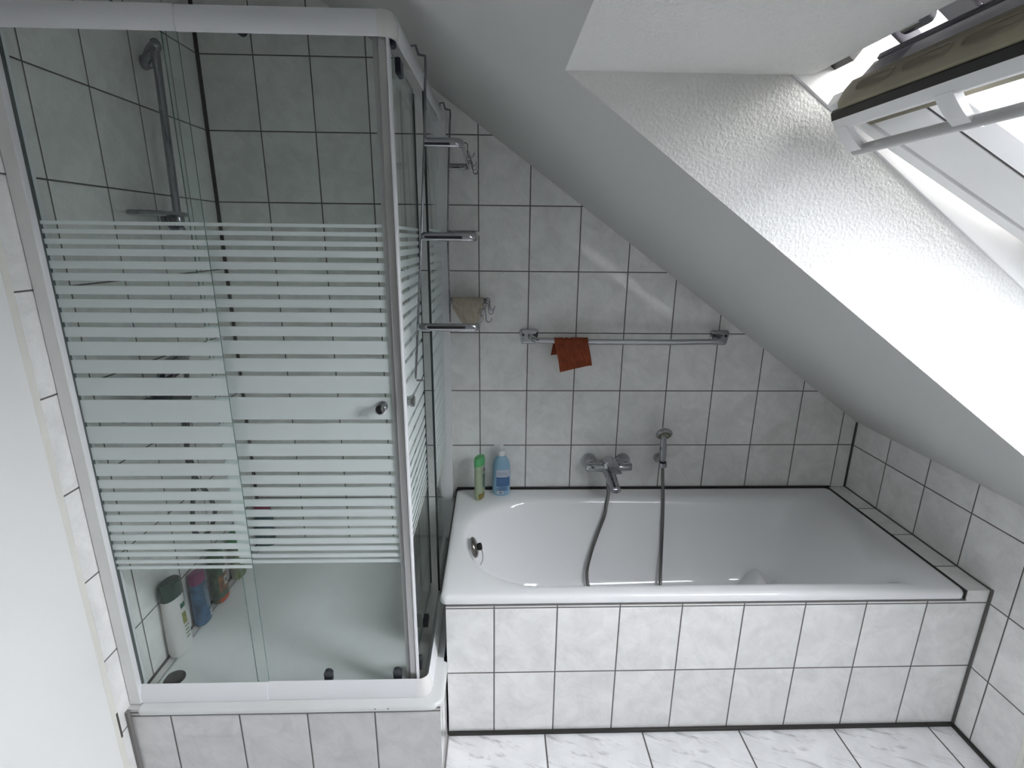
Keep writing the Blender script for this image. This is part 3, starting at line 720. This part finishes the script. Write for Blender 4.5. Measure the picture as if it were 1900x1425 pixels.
ubar(-0.138, 1.626, 0.010, -0.1165, 1.640, -0.001)
ubar(-0.158, 1.3735, 0.016, -0.1145, 1.3855, 0.034)
def s_hook(x, y, z, tilt=0.0, parent=rack):
    p = [(-0.011, 0.004), (-0.0085, 0.0155), (0.000, 0.0185), (0.0085, 0.0135), (0.0095, 0.0), (0.011, -0.017), (0.017, -0.0235), (0.0255, -0.021), (0.029, -0.011)]
    obj('hook', one(tube, [(x + a, y + tilt * b_, z + b_) for a, b_ in p], 0.0016, 7, smooth=3), BLACK if False else CHROME_D, parent, smooth=True)
for y, tl in ((-0.50, .5), (-0.33, -.4), (-0.22, .4), (-0.13, -.2), (-0.09, .5)): s_hook(-0.0235 - 0.005 * (y + 0.6), y, 1.870, tl)
for y, tl in ((-0.10, .2), (-0.16, -.3), (-0.24, .1), (-0.42, .3)): s_hook(0.019 + 0.03 * (y + 0.63), y, 1.382, tl)

def cloth(name, label, cat, m, x0, x1, yc, z, rb, front, back, wr, nx=40, dirx=True, group=None):
    """cloth folded over a bar along x at (yc, z); front/back(u) = (drop, sideways shift) of each flap"""
    bm = NB(); rows = []
    NF, NBk, NA = 22, 16, 8
    for i in range(nx + 1):
        u = i / nx; col = []
        df, sf = front(u); db, sb = back(u)
        for k in range(NF, 0, -1):
            t = k / NF; zz = z - df * t; yy_ = yc - rb - 0.004 * math.sin(t * 3) 
            wv = wr * (noise.noise(Vector((u * 5, t * 1.6, 1.3))) + 0.5 * noise.noise(Vector((u * 13, t * 3, 5)))) * (0.35 + t)
            col.append((x0 + (x1 - x0) * u + sf * t, yy_ - abs(wv) * 1.4, zz + 0.3 * wv))
        for k in range(NA + 1):
            a = math.pi - math.pi * k / NA
            ww = 0.3 * wr * noise.noise(Vector((u * 12, k * .3, 2)))
            col.append((x0 + (x1 - x0) * u, yc + (rb + ww) * math.cos(a), z + (rb + ww) * math.sin(a)))
        for k in range(1, NBk + 1):
            t = k / NBk; wv = wr * noise.noise(Vector((u * 5, t * 2, 9.3)))
            col.append((x0 + (x1 - x0) * u + sb * t, yc + rb + 0.002 + abs(wv) * .5, z - db * t))
        rows.append(col)
    loft(bm, rows, False, False, closed=False)
    o = obj(name, bm, m, None, smooth=True, sol=0.003)
    o['label'] = label; o['category'] = cat
    return o
BEIGEC = mat('beige_terry', (0.50, 0.44, 0.35), 0.95, bump=(420, 0.5, 0.0015), var=(40, 0.14))
RUST = mat('rust_terry', (0.27, 0.060, 0.024), 0.95, bump=(420, 0.5, 0.0015), var=(40, 0.2))
def bf(u):
    d = 0.012 + 0.098 * math.sin(min(1, u * 1.28) * math.pi / 2) ** 1.1 if u < 0.78 else 0.110 - 0.075 * (u - 0.78) / 0.22
    return d, -0.006 * u
bc = cloth('washcloth', 'beige washcloth draped over the lowest bar of the chrome towel rack', 'washcloth', BEIGEC, -0.104, 0.020, YK, 1.3855, 0.014, bf, lambda u: (0.03 + 0.085 * math.sin(u * 2.6), 0.0), 0.010)

# ------------------------------------------------------------------ towel rail above the tub, rust coloured cloth
tr_ = thing('towel_rail', 'chrome towel rail screwed to the tiled back wall above the bathtub', 'towel rail', (0.6, 0, 1.23))
def plate(cx, cz_):
    bm = NB(); rr = []
    for (ins, y) in ((0, 0), (0, -0.006), (0.003, -0.009), (0.010, -0.010)):
        pts = []
        for sxn, szn in ((1, 1), (-1, 1), (-1, -1), (1, -1)):
            a0 = {(1, 1): 0, (-1, 1): 90, (-1, -1): 180, (1, -1): 270}[(sxn, szn)]
            for k in range(6):
                a = math.radians(a0 + 18 * k); wz = 0.039 if szn > 0 else 0.033
                pts.append((cx + sxn * (wz - 0.012) + (0.012 - ins) * math.cos(a), y, cz_ + szn * 0.019 + (0.012 - ins) * math.sin(a)))
        rr.append(pts)
    loft(bm, rr)
    p = obj('mounting_plate', bm, CHROME, tr_, auto=40)
    for s in (-1, 1):
        obj('screw', one(lathe, (cx + s * 0.024, -0.0095, cz_ + 0.008), (0, -1, 0), [(0.005, 0), (0.005, 0.002), (0.003, 0.003)], 12), BLACK, p)
plate(0.2045, 1.234); plate(1.003, 1.233)
pts = [(0.208, -0.008, 1.236), (0.210, -0.035, 1.236), (0.222, -0.056, 1.233), (0.245, -0.066, 1.229), (0.45, -0.072, 1.2255), (0.75, -0.074, 1.2255), (0.965, -0.068, 1.2285), (0.990, -0.058, 1.233), (1.000, -0.035, 1.236), (1.001, -0.008, 1.236)]
obj('rail', one(tube, pts, 0.0085, 16, smooth=5, r2=0.0125, up=None), CHROME, tr_, smooth=True)
def rf(u):
    return (0.122 - 0.030 * u, 0.028 + (-0.008) * u)
cloth('washcloth', 'small rust coloured washcloth hanging over the left part of the towel rail', 'washcloth', RUST, 0.302, 0.437, -0.0715, 1.2265, 0.0165, rf, lambda u: (0.040 + 0.02 * (1 - u), -0.010), 0.009)

# ------------------------------------------------------------------ bath mixer, hand shower, hose
mx = thing('bath_mixer', 'chrome single lever bath mixer on the tiled wall behind the tub', 'bath mixer', (0.557, 0, 0.68))
for x in (0.482, 0.632):
    obj('escutcheon', one(lathe, (x, 0, 0.678), (0, -1, 0.0), [(0.034, 0), (0.034, 0.003), (0.031, 0.012), (0.024, 0.026), (0.019, 0.036), (0.019, 0.058)], 32), CHROME, mx, auto=45)
obj('body', one(tube, [(0.455, -0.064, 0.676), (0.459, -0.064, 0.676), (0.50, -0.066, 0.675), (0.557, -0.070, 0.674), (0.61, -0.066, 0.675), (0.654, -0.064, 0.676), (0.658, -0.064, 0.676)], [0.012, 0.0185, 0.0195, 0.022, 0.0195, 0.0185, 0.012], 24), CHROME, mx, smooth=True)
obj('cartridge_housing', one(lathe, (0.553, -0.070, 0.668), (0, -0.25, 1), [(0.024, 0), (0.027, 0.010), (0.0275, 0.034), (0.0255, 0.046), (0.018, 0.057), (0.004, 0.061)], 32), CHROME, mx, smooth=True)
bm = NB(); rings = []
for t in range(9):
    u = t / 8; c = Vector((0.553 + 0.010 * u, -0.088 - 0.105 * u, 0.664 - 0.036 * u)); w_ = 0.026 - 0.004 * u; h_ = 0.019 - 0.005 * u
    rings.append([c + Vector((w_ * math.cos(a), 0, h_ * math.sin(a))) for a in [2 * math.pi * k / 20 for k in range(20)]])
loft(bm, rings); sp = obj('spout', bm, CHROME, mx, auto=55)
obj('aerator', one(lathe, (0.5625, -0.186, 0.628), (0, 0.1, -1), [(0.011, -0.006), (0.011, 0.010), (0.009, 0.012)], 20), CHROME_D, sp, auto=50)
bm = NB(); rings = []
for t in range(9):
    u = t / 8; c = Vector((0.553 + 0.012 * u, -0.088 - 0.098 * u, 0.722 - 0.022 * u + 0.010 * math.sin(u * 3.1))); w_ = 0.025 - 0.006 * math.sin(u * 2) + 0.002 * u; h_ = 0.008 - 0.004 * u
    rings.append([c + Vector((w_ * math.cos(a), 0, h_ * math.sin(a))) for a in [2 * math.pi * k / 20 for k in range(20)]])
loft(bm, rings); obj('lever', bm, CHROME, mx, auto=55)
obj('diverter', one(lathe, (0.590, -0.072, 0.690), (0.25, -0.3, 1), [(0.009, 0), (0.009, 0.014), (0.012, 0.018), (0.012, 0.026), (0.007, 0.029)], 18), CHROME, mx, auto=45)
obj('hose_outlet', one(lathe, (0.553, -0.074, 0.664), (0, 0, -1), [(0.011, 0), (0.011, 0.026), (0.009, 0.034)], 18), CHROME_D, mx, auto=45)

hs = thing('hand_shower', 'round headed chrome hand shower in a wall holder to the right of the bath mixer', 'hand shower', (0.79, -0.07, 0.68))
hd = Vector((0.0, -0.80, -0.60)).normalized(); hc = Vector((0.781, -0.082, 0.832))
obj('head', one(lathe, hc - hd * 0.022, hd, [(0.004, 0), (0.018, 0.002), (0.030, 0.010), (0.0345, 0.020), (0.0345, 0.026), (0.032, 0.029), (0.028, 0.030)], 32), CHROME, hs, auto=50)
FACE = mat('limescaled_face', (0.28, 0.27, 0.22), 0.4, 0.3, var=(60, 0.2))
bm = NB(); lathe(bm, hc + hd * 0.0065, hd, [(0.029, 0), (0.028, 0.0025), (0.004, 0.003)], 32); fc = obj('spray_face', bm, FACE, hs, auto=50)
bm = NB(); u_ = hd.orthogonal().normalized(); v_ = hd.cross(u_)
for k in range(16):
    a = 2 * math.pi * k / 16; lathe(bm, hc + hd * 0.009 + (u_ * math.cos(a) + v_ * math.sin(a)) * 0.021, hd, [(0.0026, 0), (0.002, 0.0018)], 8)
obj('nozzle', bm, BLACK, fc)
obj('handle', one(tube, [(0.781, -0.078, 0.826), (0.782, -0.076, 0.80), (0.785, -0.073, 0.765), (0.788, -0.071, 0.73), (0.791, -0.069, 0.700)], [0.012, 0.013, 0.0155, 0.0145, 0.011], 18, smooth=4), CHROME, hs, smooth=True)
obj('collar', one(lathe, (0.791, -0.069, 0.704), (0.06, 0.04, -1), [(0.0125, 0), (0.013, 0.006), (0.013, 0.020), (0.009, 0.026)], 18), BLACK, hs, auto=45)
ho = thing('shower_holder', 'small round chrome wall holder carrying the hand shower over the tub', 'shower holder', (0.797, 0, 0.69))
obj('rosette', one(lathe, (0.793, 0, 0.690), (0, -1, 0), [(0.024, 0), (0.024, 0.004), (0.020, 0.013), (0.013, 0.022), (0.011, 0.045)], 28), CHROME, ho, auto=45)
obj('clamp', one(lathe, (0.7912, -0.069, 0.700), (0.06, 0.04, -1), [(0.0135, 0.002), (0.0175, 0.002), (0.0175, 0.022), (0.0135, 0.022)], 24, caps=False), CHROME, ho, auto=45)
bm = NB(); tube(bm, [(0.553, -0.074, 0.632), (0.556, -0.080, 0.590), (0.5555, -0.096, 0.560), (0.545, -0.120, 0.520), (0.535, -0.138, 0.48), (0.507, -0.152, 0.40), (0.478, -0.172, 0.31), (0.462, -0.196, 0.235), (0.472, -0.235, 0.185), (0.53, -0.29, 0.164), (0.61, -0.32, 0.164), (0.70, -0.30, 0.164), (0.765, -0.245, 0.180), (0.782, -0.195, 0.24), (0.7885, -0.162, 0.33), (0.791, -0.136, 0.45), (0.7935, -0.108, 0.545), (0.7935, -0.082, 0.62), (0.792, -0.069, 0.676)], 0.0064, 10, smooth=8, ribs=(0.0045, 0.0011))
hz = obj('shower_hose', bm, mat('dark_metal_hose', (0.16, 0.16, 0.155), 0.35, 0.8), smooth=False, auto=70)
hz['label'] = 'dark ribbed metal hose looping from bath mixer through the tub to the hand shower'; hz['category'] = 'hose'

# ------------------------------------------------------------------ inside the shower: riser rail, mixer, hose
rr_ = thing('shower_rail', 'chrome riser rail with oval tube on the left shower wall', 'shower rail', (XL, -0.37, 1.6))
XP = XL + 0.058
obj('rail', one(tube, [(XP, -0.352, 2.150), (XP, -0.372, 1.655)], 0.0115, 18), CHROME_D, rr_, auto=50)
def wbr(z, y, s):
    bm = NB(); tube(bm, [(XL, y + 0.030, z - 0.035 * s), (XL + 0.020, y + 0.024, z - 0.030 * s), (XL + 0.042, y + 0.010, z - 0.008 * s), (XP + 0.004, y - 0.004, z), (XP + 0.012, y - 0.020, z + 0.006)], [0.021, 0.020, 0.018, 0.017, 0.012], 18, smooth=3)
    obj('wall_bracket', bm, CHROME_D, rr_, smooth=True)
wbr(2.158, -0.352, 1); wbr(1.640, -0.372, -1)
sd = thing('soap_dish', 'flat oval chrome soap dish on the riser rail inside the shower', 'soap dish', (XP, -0.47, 1.683))
bm = NB(); rings = []
for ins, z in ((0.012, 1.6765), (0.002, 1.6800), (0, 1.686), (0.003, 1.6905), (0.008, 1.6905), (0.012, 1.685), (0.020, 1.683)):
    rings.append([(XP + (0.052 - ins) * math.copysign(abs(math.cos(a)) ** 0.7, math.cos(a)), -0.463 + (0.112 - ins) * math.copysign(abs(math.sin(a)) ** 0.8, math.sin(a)), z) for a in [2 * math.pi * k / 40 for k in range(40)]])
loft(bm, rings); obj('dish', bm, CHROME_D, sd, auto=40)
obj('clip', one(lathe, (XP, -0.371, 1.66), (0, 0, 1), [(0.018, 0), (0.019, 0.010), (0.018, 0.030)], 20), CHROME_D, sd, auto=45)
sm = thing('shower_mixer', 'dark chrome shower mixer behind the frosted stripes on the left wall', 'shower mixer', (XL, -0.60, 1.14))
obj('body', one(tube, [(XL + 0.055, -0.735, 1.150), (XL + 0.055, -0.73, 1.150), (XL + 0.055, -0.48, 1.125), (XL + 0.055, -0.475, 1.125)], [0.018, 0.024, 0.024, 0.018], 20), NAVY, sm, smooth=True)
for y in (-0.53, -0.68): obj('escutcheon', one(lathe, (XL, y, 1.135), (1, 0, 0), [(0.034, 0), (0.032, 0.010), (0.020, 0.024), (0.017, 0.05)], 24), CHROME_D, sm, auto=45)
obj('cartridge_housing', one(lathe, (XL + 0.055, -0.60, 1.14), (0.5, 0, 1), [(0.028, 0), (0.030, 0.02), (0.028, 0.045), (0.012, 0.06)], 24), NAVY, sm, smooth=True)
obj('lever', one(tube, [(XL + 0.08, -0.60, 1.19), (XL + 0.12, -0.60, 1.185), (XL + 0.17, -0.60, 1.165)], [0.014, 0.011, 0.012], 14), CHROME_D, sm, smooth=True)
sh = thing('hand_shower', 'chrome hand shower hanging above the mixer inside the shower cabin', 'hand shower', (XL, -0.58, 1.25))
obj('head', one(lathe, (XL + 0.075, -0.555, 1.238), (0.75, -0.1, -0.6), [(0.006, -0.02), (0.030, -0.016), (0.050, 0.0), (0.052, 0.012), (0.044, 0.018), (0.004, 0.019)], 32), CHROME_D, sh, auto=50)
obj('handle', one(tube, [(XL + 0.068, -0.52, 1.245), (XL + 0.06, -0.46, 1.25), (XL + 0.05, -0.42, 1.245)], [0.014, 0.012, 0.010], 14, smooth=3), CHROME_D, sh, smooth=True)
bm = NB()
tube(bm, [(XL + 0.055, -0.505, 1.10), (XL + 0.056, -0.510, 1.02), (XL + 0.056, -0.515, 0.94), (XL + 0.056, -0.500, 0.87), (XL + 0.056, -0.520, 0.80), (XL + 0.056, -0.545, 0.73), (XL + 0.055, -0.550, 0.67), (XL + 0.054, -0.510, 0.625), (XL + 0.054, -0.450, 0.625), (XL + 0.054, -0.415, 0.67), (XL + 0.054, -0.435, 0.74), (XL + 0.054, -0.485, 0.82), (XL + 0.042, -0.50, 0.90), (XL + 0.040, -0.47, 1.00), (XL + 0.04, -0.44, 1.12), (XL + 0.045, -0.42, 1.235)], 0.0068, 10, smooth=8, ribs=(0.0045, 0.0011))
hz2 = obj('shower_hose', bm, mat('grey_metal_hose', (0.13, 0.13, 0.13), 0.35, 0.8), auto=70)
hz2['label'] = 'ribbed metal hose hanging in a loop inside the shower behind the striped glass'; hz2['category'] = 'hose'

# ------------------------------------------------------------------ bottles
def sell(cx, cy, z, rx, ry, rot=0.0, e=2.4, n=32):
    p = []
    for k in range(n):
        a = 2 * math.pi * k / n; c, s = math.cos(a), math.sin(a)
        x = rx * math.copysign(abs(c) ** (2 / e), c); y = ry * math.copysign(abs(s) ** (2 / e), s)
        p.append((cx + x * math.cos(rot) - y * math.sin(rot), cy + x * math.sin(rot) + y * math.cos(rot), z))
    return p
def bottle(name, label, m_body, m_cap, cx, cy, z0, w, d, h, hcap, rot, capw=1.0, foot=None, group=None, body=None, cap_low=False):
    """flat bottle: w along its broad face (local x), d deep; local frame turned by rot"""
    t = thing(name, label, 'bottle', (cx, cy, z0), group)
    hb = h - hcap
    prof = body or [(0.0, .86), (0.02, .95), (0.06, 1.0), (0.35, 1.0), (0.7, .97), (0.93, .92), (1.0, .88)]
    bm = NB(); loft(bm, [sell(cx, cy, z0 + f * hb, w / 2 * k, d / 2 * k, rot) for f, k in prof]); b = obj('body', bm, m_body, t, auto=50)
    k0 = prof[-1][1] * capw
    bm = NB(); loft(bm, [sell(cx, cy, z0 + hb + f * hcap, w / 2 * k0 * k, d / 2 * k0 * k, rot) for f, k in ((0.01, 1.0), (0.35, 1.02), (0.8, 1.0), (0.93, .95), (1.0, .85))])
    obj('cap', bm, m_cap, t, auto=50)
    def decal(nm, m, a0, a1, f0, f1, off=0.0009, par=b):
        """patch on the broad face; a = -1..1 across the width, f = 0..1 up the body; a skew makes it slanted"""
        bm = NB(); rows = []
        for i in range(7):
            f = f0 + (f1 - f0) * i / 6
            k = 1.0
            for (fa, ka), (fb, kb) in zip(prof, prof[1:]):
                if fa <= f <= fb: k = ka + (kb - ka) * (f - fa) / (fb - fa)
            row = []
            for j in range(9):
                a = a0 + (a1 - a0) * j / 8
                x = a * w / 2 * k; y = -(d / 2 * k) * (max(0, 1 - abs(a) ** 2.4)) ** (1 / 2.4) - off
                row.append((cx + x * math.cos(rot) - y * math.sin(rot), cy + x * math.sin(rot) + y * math.cos(rot), z0 + f * hb))
            rows.append(row)
        loft(bm, rows, False, False, closed=False)
        return obj(nm, bm, m, par, smooth=True)
    return t, b, decal
def P(n_, c, r=0.3, **k): return mat(n_, c, r, **k)
R90 = math.pi / 2
GRP = 'bottles standing on the shower tray'
t, b, dc = bottle('shampoo_bottle', 'large white bottle with dark green cap beside the shower drain, nearest the front', P('white_bottle', (0.62, 0.61, 0.60), .35), P('dark_green_cap', (0.002, 0.034, 0.020), .25), -0.9665, -0.677, 0.3005, 0.082, 0.048, 0.268, 0.058, R90 - 0.18, capw=1.02, group=GRP,
    body=[(0.0, .80), (0.03, .93), (0.10, 1.0), (0.45, .98), (0.75, .93), (1.0, .90)])
dc('brand_plate', P('green_plate', (0.01, 0.10, 0.06)), 0.05, 0.62, 0.78, 0.86); dc('olive_print', P('olive_print', (0.20, 0.21, 0.06), var=(90, 0.5)), 0.05, 0.5, 0.50, 0.70)
for k in range(4): dc('text_line', P('green_ink%d' % k, (0.16, 0.20, 0.12)), 0.1, 0.62 - 0.1 * (k % 2), 0.44 - 0.065 * k, 0.465 - 0.065 * k)
t, b, dc = bottle('shower_gel_bottle', 'blue bottle with magenta cap on the shower tray, second from the front', P('blue_bottle', (0.03, 0.10, 0.20), .3, var=(35, 0.45)), P('magenta_cap', (0.22, 0.018, 0.12), .3), -0.9685, -0.538, 0.3005, 0.068, 0.042, 0.200, 0.038, R90 - 0.1, group=GRP)
dc('label_panel', P('pale_blue_label', (0.15, 0.22, 0.30), var=(60, 0.3)), 0.0, 0.75, 0.35, 0.9); dc('label_print', P('violet_print', (0.12, 0.07, 0.22)), 0.15, 0.6, 0.78, 0.85); dc('label_print', P('white_print', (0.5, 0.5, 0.6), var=(150, 0.5)), 0.3, 0.85, 0.10, 0.26)
t, b, dc = bottle('shower_gel_bottle', 'green and orange printed bottle with orange base, third from the front on the shower tray', P('green_bottle', (0.045, 0.085, 0.045), .3, var=(45, 0.6)), P('green_cap_b', (0.04, 0.12, 0.05)), -0.967, -0.418, 0.3005, 0.072, 0.044, 0.215, 0.035, R90 - 0.1, group=GRP)
dc('base_band', P('orange_band', (0.50, 0.075, 0.02)), -0.97, 0.97, 0.0, 0.11, 0.0012); dc('fruit_print', P('brown_print', (0.20, 0.09, 0.035), var=(70, 0.5)), -0.75, 0.7, 0.25, 0.62)
dc('oval_badge', P('white_badge', (0.45, 0.47, 0.42)), -0.05, 0.5, 0.64, 0.76, 0.0014); dc('flower_print', P('white_flower', (0.50, 0.50, 0.46)), -0.05, 0.45, 0.36, 0.55, 0.0014); dc('flower_centre', P('dark_centre', (0.01, 0.01, 0.03)), 0.08, 0.28, 0.41, 0.50, 0.0018)
t, b, dc = bottle('shampoo_bottle', 'pale green bottle with green cap, fourth from the front on the shower tray', P('pale_green_bottle', (0.24, 0.26, 0.17), .3, var=(40, 0.25)), P('mid_green_cap', (0.05, 0.24, 0.08)), -0.967, -0.276, 0.3005, 0.070, 0.042, 0.195, 0.040, R90 - 0.1, group=GRP)
dc('leaf_print', P('leaf_print', (0.12, 0.17, 0.04), var=(120, 0.6)), -0.85, 0.85, 0.02, 0.22)
for k in range(3): dc('text_line', P('grey_ink%d' % k, (0.16, 0.15, 0.14)), -0.1, 0.7, 0.45 + 0.1 * k, 0.49 + 0.1 * k)
t, b, dc = bottle('shampoo_bottle', 'teal bottle with pink cap in the back left corner of the shower', P('teal_bottle', (0.035, 0.085, 0.105), .3, var=(40, 0.3)), P('pink_cap', (0.30, 0.04, 0.08)), -0.950, -0.052, 0.3005, 0.076, 0.046, 0.205, 0.030, 0.12, group=GRP)
dc('wave_print', P('pale_wave', (0.30, 0.36, 0.40), var=(80, 0.5)), 0.1, 0.7, 0.12, 0.22)
GR2 = 'bottles on the tub rim'
t, b, dc = bottle('shampoo_bottle', 'pale green bottle with bright green cap on the back left rim of the bathtub', P('sage_bottle', (0.36, 0.42, 0.29), .3, var=(30, 0.12)), P('bright_green_cap', (0.10, 0.40, 0.15), .35), -0.0005, -0.098, RZ, 0.066, 0.034, 0.192, 0.036, 1.12, capw=1.04, group=GR2,
    body=[(0.0, .82), (0.03, .93), (0.12, 1.0), (0.4, .95), (0.75, .98), (1.0, .96)])
dc('text_panel', P('dark_green_text', (0.08, 0.14, 0.12), var=(160, 0.4)), -0.1, 0.62, 0.34, 0.74, 0.0006); dc('text_line', P('purple_text', (0.16, 0.06, 0.12)), 0.05, 0.6, 0.80, 0.90)
dc('leaf_print', P('golden_leaf', (0.22, 0.17, 0.035), var=(110, 0.7)), -0.9, 0.3, 0.02, 0.20, 0.0006)
# pump bottle
pb = thing('pump_bottle', 'light blue lotion bottle with white pump on the back rim of the bathtub', 'bottle', (0.0925, -0.056, RZ), GR2)
prof = [(0.0, .84), (0.006, .95), (0.016, 1.0), (0.10, 1.0), (0.135, .98), (0.155, .86), (0.168, .66), (0.178, .44), (0.184, .36)]
bm = NB(); loft(bm, [sell(0.0925, -0.056, RZ + z, 0.0385 * k, 0.0255 * min(1, k * 1.15), 0, 2.3) for z, k in prof])
pbb = obj('body', bm, P('light_blue_bottle', (0.25, 0.42, 0.56), .35, var=(10, 0.05)), pb, auto=60)
obj('collar', one(lathe, (0.0925, -0.056, RZ + 0.182), (0, 0, 1), [(0.0150, 0), (0.0155, 0.004), (0.0150, 0.020), (0.010, 0.022)], 24), WHITEP, pb, auto=45)
bm = NB(); lathe(bm, (0.0925, -0.056, RZ + 0.203), (0, 0, 1), [(0.0055, 0), (0.0055, 0.014), (0.009, 0.016), (0.009, 0.024), (0.006, 0.026)], 20); tube(bm, [(0.0925, -0.056, RZ + 0.222), (0.075, -0.050, RZ + 0.223), (0.062, -0.046, RZ + 0.219)], [0.006, 0.005, 0.004], 12)
obj('pump_head', bm, WHITEP, pb, auto=45)
def pdecal(nm, m, a0, a1, z0, z1, off=0.0008):
    bm = NB(); rows = []
    for i in range(5):
        row = []
        for j in range(9):
            a = a0 + (a1 - a0) * j / 8; row.append((0.0925 + 0.0385 * a, -0.056 - 0.0255 * max(0, 1 - abs(a) ** 2.3) ** (1 / 2.3) - off, RZ + z0 + (z1 - z0) * i / 4))
        rows.append(row)
    loft(bm, rows, False, False, closed=False); return obj(nm, bm, m, pbb, smooth=True)
pdecal('label_panel', P('label_white', (0.50, 0.53, 0.60)), -0.55, 0.9, 0.088, 0.122); pdecal('label_panel', P('label_blue', (0.035, 0.11, 0.27), var=(300, 0.2)), -0.55, 0.9, 0.045, 0.088)
for k in range(7): pdecal('text_line', P('ink_pale%d' % k, (0.16, 0.26, 0.42)), -0.5, 0.85 - 0.12 * (k % 3), 0.050 + k * 0.005, 0.0515 + k * 0.005, 0.0012)
for k in range(3): pdecal('text_line', P('ink_grey%d' % k, (0.22, 0.26, 0.40)), -0.45, 0.75 - .1 * k, 0.096 + k * 0.006, 0.098 + k * 0.006, 0.0012)
for k in range(4): pdecal('text_line', P('ink_blue%d' % k, (0.03, 0.08, 0.22)), -0.55 + (0.3 if k % 2 else 0), 0.8 - .2 * (k % 2), 0.026 + k * 0.0045, 0.0285 + k * 0.0045, 0.0012)
pdecal('barcode_panel', P('barcode_white', (0.6, 0.62, 0.65)), -0.5, 0.25, 0.010, 0.023, 0.0010)
for k in range(8): pdecal('barcode_bar', P('ink_bar%d' % k, (0.03, 0.04, 0.06)), -0.28 + k * 0.055, -0.25 + k * 0.055, 0.012, 0.021, 0.0014)
